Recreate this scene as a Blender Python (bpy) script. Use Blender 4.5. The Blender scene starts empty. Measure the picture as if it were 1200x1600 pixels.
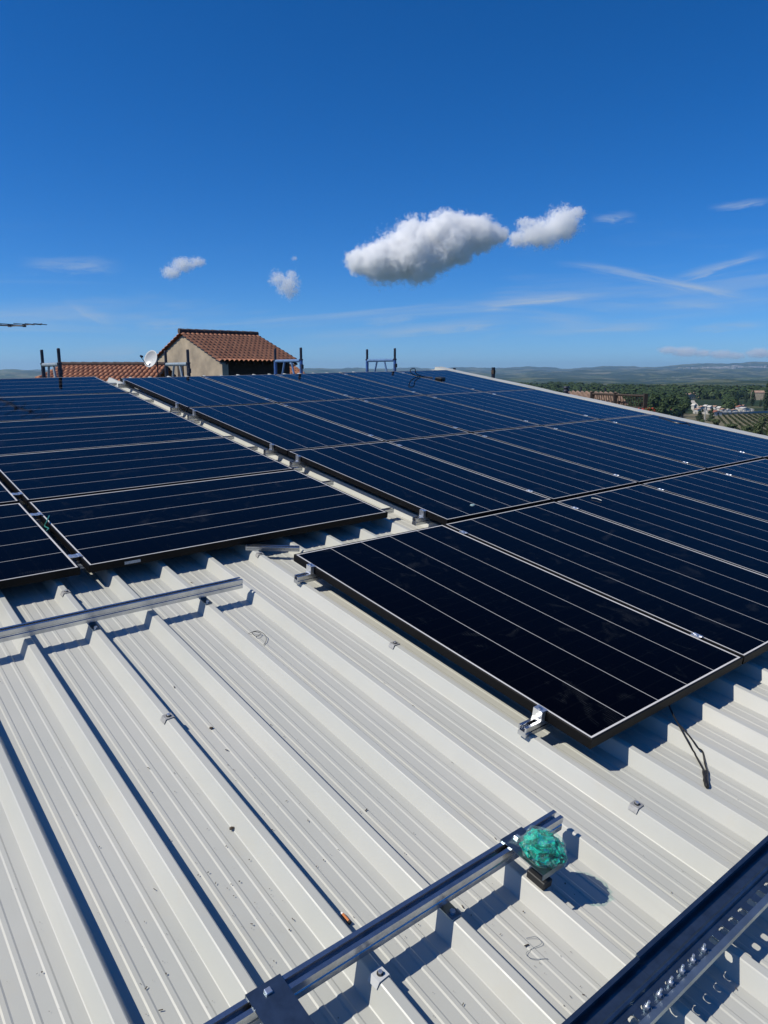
import bpy, bmesh, math, random
from mathutils import Vector, Matrix, noise as mnoise
random.seed(7)
sc = bpy.context.scene
R = math.radians

# ---------------------------------------------------------------- camera
F_PX = 1133.3                      # focal length in photo pixels (photo 1200 x 1600)
PITCH = math.atan(218 / F_PX)
CAM = Vector((0, 0, 12.0))
cam_d = bpy.data.cameras.new('camera'); cam = bpy.data.objects.new('camera', cam_d)
sc.collection.objects.link(cam); sc.camera = cam
cam.location = CAM; cam.rotation_euler = (math.pi / 2 - PITCH, 0, 0)
cam_d.sensor_fit = 'VERTICAL'; cam_d.sensor_height = 24; cam_d.lens = 24 * F_PX / 1600
cam_d.clip_start = 0.02; cam_d.clip_end = 90000
sc.render.resolution_x = 768; sc.render.resolution_y = 1024

# ---------------------------------------------------------------- the roof's own frame (x across the ribs, y up the slope, z off the sheet)
W = Matrix(((0.7789254, -0.6223505, 0.0771692), (0.6268063, 0.7687526, -0.1270171), (0.0197251, 0.1473070, 0.9888941)))
C_ROOF = Vector((-2.8043, -2.8031, 1.3347))
ROOF = Matrix.Translation(CAM - W @ C_ROOF) @ W.to_4x4()
ROOF_INV = ROOF.inverted()
SUN_ROOF = Vector((-0.82, 0.50, 1.0)).normalized()
SUN = (W @ SUN_ROOF).normalized()

def ray(px, py):
    v = Vector(((px - 600) / F_PX, 1, (800 - py) / F_PX))
    c, s = math.cos(PITCH), math.sin(PITCH)
    return Vector((v.x, v.y * c + v.z * s, -v.y * s + v.z * c))
def at(px, py, Y):
    d = ray(px, py); return CAM + d * (Y / d.y)
def roof_at(px, py, z):
    o = C_ROOF; d = W.transposed() @ ray(px, py)
    return o + d * ((z - o.z) / d.z)

# ---------------------------------------------------------------- world, sun, exposure
el = math.asin(SUN.z); az = math.atan2(SUN.x, SUN.y)
world = bpy.data.worlds.new('World'); sc.world = world; world.use_nodes = True
nt = world.node_tree; nt.nodes.clear()
class N:
    """tiny node helper"""
    def __init__(s, nt): s.nt = nt
    def new(s, t, **k):
        n = s.nt.nodes.new(t)
        for a, b in k.items(): setattr(n, a, b)
        return n
    def link(s, a, b): s.nt.links.new(a, b)
    def put(s, inp, v):
        if isinstance(v, bpy.types.NodeSocket): s.link(v, inp)
        else: inp.default_value = v
    def m(s, op, a, b=0.0, c=None, clamp=False):
        n = s.new('ShaderNodeMath', operation=op); n.use_clamp = clamp
        s.put(n.inputs[0], a); s.put(n.inputs[1], b)
        if c is not None: s.put(n.inputs[2], c)
        return n.outputs[0]
    def vm(s, op, a, b=(0, 0, 0)):
        n = s.new('ShaderNodeVectorMath', operation=op); s.put(n.inputs[0], a)
        if op == 'SCALE': s.put(n.inputs['Scale'], b)
        else: s.put(n.inputs[1], b)
        return n.outputs[1] if op in ('LENGTH', 'DISTANCE', 'DOT_PRODUCT') else n.outputs[0]
    def noise(s, vec, scale, detail=4, rough=0.5, dist=0.0):
        n = s.new('ShaderNodeTexNoise'); s.put(n.inputs['Vector'], vec); n.inputs['Scale'].default_value = scale
        n.inputs['Detail'].default_value = detail; n.inputs['Roughness'].default_value = rough; n.inputs['Distortion'].default_value = dist
        return n.outputs['Fac']
    def maprange(s, v, a, b, c=0.0, d=1.0, smooth=False):
        n = s.new('ShaderNodeMapRange'); n.interpolation_type = 'SMOOTHSTEP' if smooth else 'LINEAR'
        s.put(n.inputs[0], v); s.put(n.inputs[1], a); s.put(n.inputs[2], b); s.put(n.inputs[3], c); s.put(n.inputs[4], d)
        return n.outputs[0]
    def mix(s, f, a, b, blend='MIX'):
        n = s.new('ShaderNodeMix', data_type='RGBA', blend_type=blend); s.put(n.inputs[0], f)
        for i, v in ((6, a), (7, b)):
            if isinstance(v, tuple) and len(v) == 3: v = v + (1,)
            s.put(n.inputs[i], v)
        return n.outputs[2]
w = N(nt)
sky = w.new('ShaderNodeTexSky', sky_type='NISHITA'); sky.sun_disc = False
sky.sun_elevation = el; sky.sun_rotation = az
sky.altitude = 1000; sky.air_density = 0.85; sky.dust_density = 0.0; sky.ozone_density = 6.0
hsv = w.new('ShaderNodeHueSaturation'); hsv.inputs['Saturation'].default_value = 1.14
w.link(w.mix(1.0, sky.outputs[0], (.77, 1.05, 1.42), 'MULTIPLY'), hsv.inputs['Color'])
# thin high cirrus streaks and old contrails, placed by compass direction
tc = w.new('ShaderNodeTexCoord'); sep = w.new('ShaderNodeSeparateXYZ'); w.link(tc.outputs['Generated'], sep.inputs[0])
azn = w.m('ARCTAN2', sep.outputs[0], sep.outputs[1]); eln = w.m('ARCSINE', sep.outputs[2])
comb = w.new('ShaderNodeCombineXYZ'); w.link(azn, comb.inputs[0]); w.link(eln, comb.inputs[1])
def streak(p0, p1, width, strength, seed):
    d0 = ray(*p0).normalized(); d1 = ray(*p1).normalized()
    a0, e0 = math.atan2(d0.x, d0.y), math.asin(d0.z); a1, e1 = math.atan2(d1.x, d1.y), math.asin(d1.z)
    L = math.hypot(a1 - a0, e1 - e0); ux, uy = (a1 - a0) / L, (e1 - e0) / L
    dx = w.m('SUBTRACT', azn, (a0 + a1) / 2); dy = w.m('SUBTRACT', eln, (e0 + e1) / 2)
    u = w.m('ADD', w.m('MULTIPLY', dx, ux), w.m('MULTIPLY', dy, uy))
    v = w.m('SUBTRACT', w.m('MULTIPLY', dy, ux), w.m('MULTIPLY', dx, uy))
    cv = w.new('ShaderNodeCombineXYZ'); w.link(w.m('MULTIPLY', u, 1.0 / L), cv.inputs[0]); w.link(w.m('MULTIPLY', v, 0.6 / width), cv.inputs[1]); cv.inputs[2].default_value = seed
    nz = w.noise(cv.outputs[0], 2.6, 7, 0.62, 0.7)
    v2 = w.m('ADD', v, w.m('MULTIPLY', w.m('SUBTRACT', nz, 0.5), width * 2.2))
    g = w.m('MULTIPLY', w.maprange(w.m('ABSOLUTE', w.m('MULTIPLY', v2, 1.0 / width)), 0, 1, 1, 0, True),
            w.maprange(w.m('ABSOLUTE', w.m('MULTIPLY', u, 2.0 / L)), 0.25, 1.0, 1, 0, True))
    return w.m('MULTIPLY', w.m('MULTIPLY', g, w.maprange(nz, 0.32, 0.7, 0.15, 1.0)), strength)
dpx = 1 / F_PX
S = [((890, 408), (1210, 474), 9, .55, 1), ((1040, 440), (1215, 392), 9, .5, 2), ((1100, 327), (1215, 312), 7, .4, 3),
     ((730, 478), (960, 460), 10, .55, 4), ((560, 524), (820, 500), 13, .5, 5), ((780, 522), (1080, 505), 12, .35, 6),
     ((1060, 516), (1215, 505), 9, .4, 7), ((20, 412), (200, 414), 15, .35, 8), ((100, 556), (240, 543), 13, .25, 9),
     ((200, 508), (310, 500), 10, .3, 10), ((920, 342), (1000, 338), 9, .4, 11), ((90, 470), (190, 510), 12, .22, 12),
     ((560, 505), (660, 496), 8, .35, 13), ((720, 345 + 40), (880, 352), 22, .08, 14), ((860, 410), (1010, 425), 6, .25, 15),
     ((440, 532), (640, 515), 14, .25, 16), ((1010, 470), (1160, 480), 10, .18, 17)]
tot = None
for p0, p1, wd, st, sd in S:
    g = streak(p0, p1, wd * dpx, st, sd * 3.7)
    tot = g if tot is None else w.m('ADD', tot, g)
# broad faint veils low in the sky
cv = w.new('ShaderNodeCombineXYZ'); w.link(w.m('MULTIPLY', azn, 2.2), cv.inputs[0]); w.link(w.m('MULTIPLY', w.m('ADD', eln, w.m('MULTIPLY', azn, -.06)), 17.0), cv.inputs[1]); cv.inputs[2].default_value = 4.4
veil = w.maprange(w.noise(cv.outputs[0], 1.0, 9, .60, .9), .47, .80, 0, 1, True)
veil = w.m('MULTIPLY', veil, w.m('MULTIPLY', w.maprange(eln, .005, .05, 0, 1, True), w.maprange(eln, .10, .19, 1, 0, True)))
tot = w.m('MINIMUM', w.m('ADD', w.m('MULTIPLY', tot, 1.45), w.m('MULTIPLY', veil, .55)), 0.8)
skyc = w.mix(tot, hsv.outputs[0], (5.2, 6.4, 8.0))
bg = w.new('ShaderNodeBackground'); w.link(skyc, bg.inputs[0]); bg.inputs[1].default_value = 0.08
wo = w.new('ShaderNodeOutputWorld'); w.link(bg.outputs[0], wo.inputs[0])

sun_d = bpy.data.lights.new('sun', 'SUN'); sun_d.energy = 4.9; sun_d.angle = R(0.53); sun_d.color = (1.0, 0.945, 0.835)
sun_o = bpy.data.objects.new('sun', sun_d); sc.collection.objects.link(sun_o)
sun_o.location = (0, 0, 60); sun_o.rotation_euler = SUN.to_track_quat('Z', 'Y').to_euler()
sc.view_settings.view_transform = 'Standard'; sc.view_settings.look = 'None'; sc.view_settings.exposure = 0.0; sc.view_settings.gamma = 1
sc.cycles.use_denoising = True; sc.cycles.max_bounces = 18; sc.cycles.volume_bounces = 16
sc.cycles.transparent_max_bounces = 12; sc.cycles.diffuse_bounces = 2; sc.cycles.glossy_bounces = 3; sc.cycles.transmission_bounces = 6
sc.cycles.volume_step_rate = 1.0; sc.cycles.volume_max_steps = 1024

# ---------------------------------------------------------------- materials
MATS = {}
def mat(name, col, rough=0.6, metal=0.0, var=0.0, vscale=8.0, col2=None, bump=0.0, bscale=40.0, ior=1.5, coords='Object', spec=0.5, mottle=(0.35, 0.65)):
    m = bpy.data.materials.new(name); m.use_nodes = True; n = N(m.node_tree); p = m.node_tree.nodes['Principled BSDF']
    p.inputs['Roughness'].default_value = rough; p.inputs['Metallic'].default_value = metal; p.inputs['IOR'].default_value = ior
    p.inputs['Specular IOR Level'].default_value = spec
    t = n.new('ShaderNodeTexCoord')
    if var or col2:
        f = n.maprange(n.noise(t.outputs[coords], vscale, 6, 0.6), mottle[0], mottle[1])
        c2 = col2 if col2 else tuple(max(0, c * (1 - var)) for c in col)
        n.link(n.mix(f, tuple(col), tuple(c2)), p.inputs['Base Color'])
    else: p.inputs['Base Color'].default_value = (*col, 1)
    if bump:
        b = n.new('ShaderNodeBump'); b.inputs['Strength'].default_value = bump; b.inputs['Distance'].default_value = 0.01
        n.link(n.noise(t.outputs[coords], bscale, 5, 0.6), b.inputs['Height']); n.link(b.outputs[0], p.inputs['Normal'])
    MATS[name] = m; return m

def roof_mat():
    m = bpy.data.materials.new('white painted sheet'); m.use_nodes = True; n = N(m.node_tree); p = m.node_tree.nodes['Principled BSDF']
    t = n.new('ShaderNodeTexCoord').outputs['Object']
    base = n.mix(n.maprange(n.noise(t, 1.3, 4, .6), .35, .65), (.475, .472, .43), (.43, .435, .395))
    # fine dirt flecks, long water streaks, grime
    mp = n.new('ShaderNodeMapping'); n.link(t, mp.inputs[0]); mp.inputs['Scale'].default_value = (1, .06, 1)
    st = n.maprange(n.noise(mp.outputs[0], 55, 5, .65), .55, .8)
    base = n.mix(n.m('MULTIPLY', st, .35), base, (.40, .39, .35))
    blotch = n.maprange(n.noise(t, 6, 8, .7), .56, .72)
    base = n.mix(n.m('MULTIPLY', blotch, .30), base, (.46, .43, .35))
    vo = n.new('ShaderNodeTexVoronoi'); n.link(t, vo.inputs['Vector']); vo.inputs['Scale'].default_value = 38
    sp = n.maprange(vo.outputs['Distance'], .03, .07, 1, 0)
    sp = n.m('MULTIPLY', sp, n.maprange(n.noise(t, 3.1, 3, .6), .5, .6))
    fl = n.maprange(n.noise(t, 900, 2, .5), .66, .74)
    base = n.mix(n.m('MULTIPLY', fl, .25), base, (.35, .34, .31))
    n.link(base, p.inputs['Base Color'])
    n.link(n.maprange(n.noise(t, 5, 5, .6), .3, .7, .34, .5), p.inputs['Roughness'])
    b = n.new('ShaderNodeBump'); b.inputs['Strength'].default_value = .5; b.inputs['Distance'].default_value = .004
    mp2 = n.new('ShaderNodeMapping'); n.link(t, mp2.inputs[0]); mp2.inputs['Scale'].default_value = (1, .35, 1)
    n.link(n.m('ADD', n.noise(mp2.outputs[0], 5, 3, .5), n.m('MULTIPLY', n.noise(t, 160, 2, .5), .015)), b.inputs['Height']); n.link(b.outputs[0], p.inputs['Normal'])
    return m
M_ROOF = roof_mat()
M_ALU = mat('mill aluminium', (.55, .57, .60), .24, .95, .2, 30, bump=.06, bscale=60)
M_ALUB = mat('bright aluminium', (.80, .81, .82), .28, .85, .1, 60)
M_GALVL = mat('pale galvanised steel', (.36, .42, .46), .38, .9, .2, 25)
M_GALV = mat('galvanised steel', (.20, .25, .29), .28, .92, .25, 25, bump=.08, bscale=40)
M_BLACKFR = mat('black anodised frame', (.0045, .0045, .005), .5, 0.0, .2, 40, spec=.15)
M_FRAMEEDGE = mat('worn frame edge', (.55, .56, .58), .35, .7)
M_CABLE = mat('black cable sheath', (.012, .012, .012), .45)
M_BLUEPAINT = mat('blue scaffold paint', (.045, .12, .36), .42, 0, .35, 18, col2=(.03, .06, .14))
M_DARKSTEEL = mat('dark weathered steel', (.035, .04, .06), .5, .4, .4, 25)
M_GREYPAINT = mat('grey weathered paint', (.30, .36, .40), .5, .1, .3, 30)
M_RENDER = mat('tan render', (.45, .37, .26), .9, 0, .3, 1.1, col2=(.25, .21, .155), bump=.5, bscale=9)
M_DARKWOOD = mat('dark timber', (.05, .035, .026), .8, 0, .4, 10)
M_STEELWHITE = mat('off white enamel', (.52, .53, .52), .35)
M_WHITEWALL = mat('white rendered wall', (.56, .54, .49), .9, 0, .15, .8)
M_BROWNROOF = mat('faded clay roof', (.40, .26, .19), .9, 0, .4, .4, col2=(.26, .17, .12))
M_REDROOF = mat('red clay roof', (.34, .13, .085), .9, 0, .4, .5)
M_GLASSDARK = mat('dark window', (.02, .025, .03), .1)
M_CONC = mat('warehouse wall', (.45, .43, .39), .9, 0, .2, 1.0)
M_BARK = mat('bark', (.09, .065, .045), .9, 0, .4, 6)
M_ORANGE = mat('orange filter paper', (.62, .21, .06), .7, 0, .3, 300)
M_PAPER = mat('white paper', (.75, .72, .66), .8)
M_ASH = mat('burnt end', (.03, .025, .02), .9)
M_LABEL = mat('pale label', (.62, .62, .60), .5, 0, .5, 300, col2=(.25, .25, .25))
M_GREENWIRE = mat('green plastic sleeve', (.03, .20, .15), .4)
M_ZINC = mat('weathered zinc', (.46, .45, .42), .5, .4, .3, 90)
M_RUBBER = mat('black rubber', (.015, .015, .015), .6)

def tile_mat(name, c1, c2, c3):
    m = bpy.data.materials.new(name); m.use_nodes = True; n = N(m.node_tree); p = m.node_tree.nodes['Principled BSDF']
    t = n.new('ShaderNodeTexCoord').outputs['UV']
    fl = n.vm('FLOOR', t); wn = n.new('ShaderNodeTexWhiteNoise', noise_dimensions='2D'); n.link(fl, wn.inputs['Vector'])
    c = n.mix(wn.outputs['Value'], c1, c2)
    o = n.new('ShaderNodeTexCoord').outputs['Object']
    c = n.mix(n.maprange(n.noise(o, 5, 6, .7), .5, .75, 0, .7), c, c3)
    n.link(c, p.inputs['Base Color']); p.inputs['Roughness'].default_value = .85
    b = n.new('ShaderNodeBump'); b.inputs['Strength'].default_value = .3; b.inputs['Distance'].default_value = .01
    n.link(n.noise(o, 60, 4, .6), b.inputs['Height']); n.link(b.outputs[0], p.inputs['Normal'])
    return m
M_TILE = tile_mat('terracotta tiles', (.46, .20, .11), (.33, .14, .08), (.20, .11, .07))
M_RIDGE = mat('dark ridge tiles', (.10, .07, .06), .9, 0, .4, 8)

def glass_mat(name, long_x, HX, HY):
    """black cells under glass, white gaps between the five cell columns; object space, panel centred on the origin"""
    m = bpy.data.materials.new(name); m.use_nodes = True; n = N(m.node_tree); p = m.node_tree.nodes['Principled BSDF']
    tc = n.new('ShaderNodeTexCoord'); t = tc.outputs['Object']; s = n.new('ShaderNodeSeparateXYZ'); n.link(t, s.inputs[0])
    a, b = (s.outputs[1], s.outputs[0]) if long_x else (s.outputs[0], s.outputs[1])     # a across the columns, b along them
    ha, hb = (HY - .0145, HX - .0145) if long_x else (HX - .0145, HY - .0145)   # half sizes of the cell field
    pa = 2 * ha / 5; pb = 2 * hb / 24
    fa = n.m('ABSOLUTE', n.m('SUBTRACT', n.m('FRACT', n.m('DIVIDE', n.m('ADD', a, ha), pa)), .5))      # .5 at a column gap
    line = n.m('MULTIPLY', n.maprange(fa, .5 - .0019 / pa, .5 - .0011 / pa, 0, 1), .8)
    fb = n.m('ABSOLUTE', n.m('SUBTRACT', n.m('FRACT', n.m('DIVIDE', n.m('ADD', b, hb), pb)), .5))
    cross = n.maprange(fb, .5 - .0011 / pb, .5 - .0006 / pb, 0, 1)
    nick = n.m('MULTIPLY', n.maprange(fb, .5 - .006 / pb, .5 - .004 / pb, 0, 1), n.maprange(fa, .5 - .006 / pa, .5 - .004 / pa, 0, 1))
    border = n.m('MAXIMUM', n.m('GREATER_THAN', n.m('ABSOLUTE', a), ha), n.m('GREATER_THAN', n.m('ABSOLUTE', b), hb))
    bus = n.maprange(n.m('ABSOLUTE', n.m('SUBTRACT', n.m('FRACT', n.m('DIVIDE', n.m('ADD', a, ha), pa / 10)), .5)), .47, .49, 0, 1)
    oi = n.new('ShaderNodeObjectInfo'); off = n.vm('ADD', t, n.vm('SCALE', oi.outputs['Location'], 1.7))
    cell = n.mix(n.m('MULTIPLY', bus, .12), (.0006, .0006, .0016), (.006, .006, .009))
    cell = n.mix(n.m('MULTIPLY', cross, .05), cell, (.08, .08, .09))
    white = n.m('MAXIMUM', line, border)
    amt = n.m('MULTIPLY', white, n.maprange(n.noise(off, 1.7, 3, .5), .3, .7, .75, 1.0))
    col = n.mix(amt, cell, (.62, .61, .60))
    # handling smudges, boot prints and dust: real marks lying on the glass
    blot = n.maprange(n.noise(off, 5.5, 5, .6, 1.2), .58, .7)
    wv = n.new('ShaderNodeTexWave', wave_type='BANDS'); n.link(n.vm('ADD', off, (.3, .1, 0)), wv.inputs['Vector']); wv.inputs['Scale'].default_value = 34; wv.inputs['Distortion'].default_value = 9; wv.inputs['Detail'].default_value = 2; wv.inputs['Detail Scale'].default_value = .6
    tread = n.m('MULTIPLY', blot, n.maprange(wv.outputs['Fac'], .5, .8))
    dust = n.m('MULTIPLY', n.maprange(n.noise(off, 60, 5, .7), .52, .8), n.maprange(n.noise(off, 2.0, 4, .6), .42, .7))
    smear = n.m('ADD', n.m('MULTIPLY', tread, .03), n.m('ADD', n.m('MULTIPLY', dust, .005), n.m('MULTIPLY', blot, .003)))
    col = n.mix(smear, col, (.46, .50, .52))
    n.link(col, p.inputs['Base Color'])
    p.inputs['IOR'].default_value = 1.115; p.inputs['Specular IOR Level'].default_value = .5
    n.link(n.m('ADD', .045, n.m('MULTIPLY', n.m('ADD', blot, dust), .05)), p.inputs['Roughness'])
    bp = n.new('ShaderNodeBump'); bp.inputs['Strength'].default_value = .18; bp.inputs['Distance'].default_value = .01
    n.link(n.noise(off, 1.4, 2, .5), bp.inputs['Height']); n.link(bp.outputs[0], p.inputs['Normal'])
    return m

def leaf_mat(name, c1, c2, sc_=0.5, rough=.7):
    m = bpy.data.materials.new(name); m.use_nodes = True; n = N(m.node_tree); p = m.node_tree.nodes['Principled BSDF']
    g = n.new('ShaderNodeNewGeometry'); o = n.new('ShaderNodeTexCoord').outputs['Object']
    f = n.m('ADD', n.m('MULTIPLY', g.outputs['Random Per Island'], .5), n.m('MULTIPLY', n.maprange(n.noise(o, sc_, 3, .6), .35, .65), .5))
    n.link(n.mix(f, c1, c2), p.inputs['Base Color']); p.inputs['Roughness'].default_value = rough; p.inputs['Specular IOR Level'].default_value = .25
    return m
M_LEAF = leaf_mat('broad leaves', (.016, .036, .010), (.048, .075, .020), .02)
M_LEAFL = leaf_mat('light leaves', (.035, .055, .018), (.09, .11, .04), .3)
M_LEAFD = leaf_mat('dark needles', (.014, .030, .014), (.032, .055, .022), .3)
M_VINE = leaf_mat('vine leaves', (.022, .036, .012), (.045, .06, .02), .3)
M_FLOWER = leaf_mat('red petals', (.45, .02, .02), (.25, .03, .02), 3)

# ---------------------------------------------------------------- object helpers
COL = sc.collection
def tag(o, label=None, cat=None, group=None, kind=None):
    if label: o['label'] = label
    if cat: o['category'] = cat
    if group: o['group'] = group
    if kind: o['kind'] = kind
    return o
def empty(name, mw, label=None, cat=None, group=None):
    o = bpy.data.objects.new(name, None); COL.objects.link(o); o.matrix_world = mw; o.empty_display_size = .1
    return tag(o, label, cat, group)
class MB:
    def __init__(s): s.v = []; s.f = []; s.uv = None
    def add(s, vs, fs):
        b = len(s.v); s.v += [tuple(v) for v in vs]; s.f += [tuple(b + i for i in f) for f in fs]; return s
    def box(s, x0, x1, y0, y1, z0, z1, m=None, bev=0.0):
        if bev:
            b = bev; P = []
            for (x, y, z) in [(x, y, z) for x in (0, 1) for y in (0, 1) for z in (0, 1)]:
                X, Y, Z = (x0, x1)[x], (y0, y1)[y], (z0, z1)[z]; dx, dy, dz = (b, -b)[x], (b, -b)[y], (b, -b)[z]
                P += [(X, Y + dy, Z + dz), (X + dx, Y, Z + dz), (X + dx, Y + dy, Z)]
            bm = bmesh.new()
            for p in P: bm.verts.new(p)
            r = bmesh.ops.convex_hull(bm, input=bm.verts); bm.verts.index_update()
            vs = [v.co.copy() for v in bm.verts]; fs = [[v.index for v in f.verts] for f in bm.faces]; bm.free()
        else:
            vs = [Vector((x, y, z)) for x in (x0, x1) for y in (y0, y1) for z in (z0, z1)]
            fs = [(0, 1, 3, 2), (4, 6, 7, 5), (0, 4, 5, 1), (2, 3, 7, 6), (0, 2, 6, 4), (1, 5, 7, 3)]
        if m is not None: vs = [m @ Vector(v) for v in vs]
        return s.add(vs, fs)
    def tube(s, pts, r, n=8, cap=True):
        pts = [Vector(p) for p in pts]; rs = r if isinstance(r, (list, tuple)) else [r] * len(pts)
        vs = []; up = None
        for i, p in enumerate(pts):
            d = (pts[min(i + 1, len(pts) - 1)] - pts[max(i - 1, 0)]).normalized()
            if up is None: up = Vector((0, 0, 1)) if abs(d.z) < .9 else Vector((1, 0, 0))
            a = d.cross(up).normalized(); b = d.cross(a).normalized(); up = b.cross(d) if False else up
            vs += [p + (a * math.cos(2 * math.pi * k / n) + b * math.sin(2 * math.pi * k / n)) * rs[i] for k in range(n)]
        fs = [(i * n + k, i * n + (k + 1) % n, (i + 1) * n + (k + 1) % n, (i + 1) * n + k) for i in range(len(pts) - 1) for k in range(n)]
        if cap: fs += [tuple(range(n))[::-1], tuple((len(pts) - 1) * n + k for k in range(n))]
        return s.add(vs, fs)
    def extrude(s, poly, p0, ax, ay, az_, L):
        """poly (a,b) in plane (ax, ay), extruded along az_ by L from p0"""
        p0, ax, ay, az_ = Vector(p0), Vector(ax), Vector(ay), Vector(az_); n = len(poly)
        vs = [p0 + ax * a + ay * b for a, b in poly] + [p0 + ax * a + ay * b + az_ * L for a, b in poly]
        fs = [(k, (k + 1) % n, n + (k + 1) % n, n + k) for k in range(n)] + [tuple(range(n))[::-1], tuple(range(n, 2 * n))]
        return s.add(vs, fs)
    def sheet(s, line, t, x0, x1, xs=None):
        """polyline (y,z) given thickness t, swept along x"""
        pts = [Vector((0, a, b)) for a, b in line]; top = []; bot = []
        for i, p in enumerate(pts):
            d0 = (p - pts[i - 1]).normalized() if i else (pts[1] - p).normalized()
            d1 = (pts[i + 1] - p).normalized() if i < len(pts) - 1 else d0
            d = (d0 + d1).normalized(); nn = Vector((0, -d.z, d.y)); k = max(.5, nn.dot(Vector((0, -d0.z, d0.y))))
            top.append(p + nn * t / 2 / k); bot.append(p - nn * t / 2 / k)
        poly = [(q.y, q.z) for q in top] + [(q.y, q.z) for q in reversed(bot)]
        n = len(poly); m = len(pts)
        vs = [(x0, a, b) for a, b in poly] + [(x1, a, b) for a, b in poly]
        fs = [(k, (k + 1) % n, n + (k + 1) % n, n + k) for k in range(n)]
        for base, flip in ((0, 1), (n, 0)):
            for i in range(m - 1):
                q = (base + i, base + i + 1, base + n - 2 - i, base + n - 1 - i); fs.append(q[::-1] if flip else q)
        return s.add(vs, fs)
    def build(s, name, m, parent=None, mw=None, smooth=False):
        me = bpy.data.meshes.new(name); me.from_pydata(s.v, [], s.f)
        if smooth: me.shade_smooth()
        me.materials.append(m); me.validate(); me.update()
        bm = bmesh.new(); bm.from_mesh(me); bmesh.ops.recalc_face_normals(bm, faces=bm.faces); bm.to_mesh(me); bm.free()
        o = bpy.data.objects.new(name, me); COL.objects.link(o)
        if parent is not None: o.parent = parent
        if mw is not None: o.matrix_world = mw
        return o
def RT(x=0, y=0, z=0, rz=0, rx=0, ry=0):
    return ROOF @ Matrix.Translation((x, y, z)) @ Matrix.Rotation(rz, 4, 'Z') @ Matrix.Rotation(rx, 4, 'X') @ Matrix.Rotation(ry, 4, 'Y')
def copy_tree(o, mw):
    c = o.copy(); COL.objects.link(c); c.matrix_world = mw
    for ch in [q for q in bpy.data.objects if q.parent == o]:
        d = ch.copy(); COL.objects.link(d); d.parent = c
        for g in [q for q in bpy.data.objects if q.parent == ch]:
            e = g.copy(); COL.objects.link(e); e.parent = d
    return c

# heights off the panel plane (z = 0 is the glass of the right array)
ZC, ZP = -.073, -.117            # rib crest, pan
PITCHR = .2365; RIB0 = -1.771
SHEET_Y0, SHEET_Y1 = -6.5, 5.86

# ================================================================ THE WAREHOUSE
wh = empty('warehouse', Matrix.Translation(ROOF @ Vector((0, 0, ZP)) * 1.0), 'low warehouse under a white ribbed sheet roof carrying the solar panels', 'building')
INV = wh.matrix_world.inverted()
def wh_part(mb, name, m, smooth=False):
    o = mb.build(name, m, None, ROOF, smooth); o.parent = wh; o.matrix_parent_inverse = INV; return o
def rib_profile(c):
    return [(c - .036, ZP), (c - .034, ZP + .001), (c - .012, ZC - .002), (c - .009, ZC), (c + .0115, ZC), (c + .0145, ZC - .002), (c + .0295, ZP + .001), (c + .0315, ZP)]
def stiff(c): return [(c - .0085, ZP), (c - .0045, ZP + .0019), (c + .0045, ZP + .0019), (c + .0085, ZP)]
x_start = RIB0 - PITCHR * 17        # seam ribs at RIB0 - pitch + n * 4 * pitch
n_sheet = 10
for i in range(n_sheet):
    xs = x_start + i * 4 * PITCHR
    prof = []
    for k in range(5):
        c = xs + k * PITCHR; lift = .0022 if k == 0 else 0
        rp = rib_profile(c)
        if k == 0: rp = rp[2:]                     # starts on the shoulder of the shared rib
        if k == 4:
            rp = [(a, b + .0022) for a, b in rp]; rp[-2] = (c + .0322, ZP + .003); rp = rp[:-1]; rp[0] = (c - .037, ZP); rp[1] = (c - .0345, ZP + .002)
        prof += rp
        if k < 4:
            for d in (.0715, .118, .1645): prof += stiff(c + d)
    ys = [SHEET_Y0 + (SHEET_Y1 - SHEET_Y0) * j / 60 for j in range(61)]
    mb = MB(); npf = len(prof)
    for j, y in enumerate(ys):
        for a, b in prof:
            lip = (a > xs + 4 * PITCHR + .028)
            wob = mnoise.noise(Vector((a * 3, y * 1.1, 3.1))) * .0022 + (mnoise.noise(Vector((i * 9.1, y * 2.3, 0))) * .0012 if lip else 0)
            mb.v.append((a, y, b + wob * (1 if b < ZP + .01 else .3)))
    for j in range(60):
        for k in range(npf - 1):
            q = j * npf + k; mb.f.append((q, q + 1, q + npf + 1, q + npf))
    wh_part(mb, 'roof_sheet', M_ROOF)
XR = x_start + n_sheet * 4 * PITCHR
XV0, XV1 = 5.30, 5.46
# flashing along the right verge: folded cap, slightly battered
mb = MB(); line = [(5.19, ZC + .004), (XV0, ZC + .006), (XV0 + .004, -.032), (XV1, -.030), (XV1 + .004, -.22)]
ys = [SHEET_Y0 + (SHEET_Y1 - SHEET_Y0) * j / 80 for j in range(81)]
for y in ys:
    wv = mnoise.noise(Vector((0, y * 1.6, 8))) * .008 + mnoise.noise(Vector((0, y * 6, 2))) * .003
    for a, b in line: mb.v.append((a + wv * .4, y, b + (wv if b > ZC + .01 else 0)))
for j in range(80):
    for k in range(4):
        q = j * 5 + k; mb.f.append((q, q + 1, q + 6, q + 5))
wh_part(mb, 'verge_flashing', M_ROOF)
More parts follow.
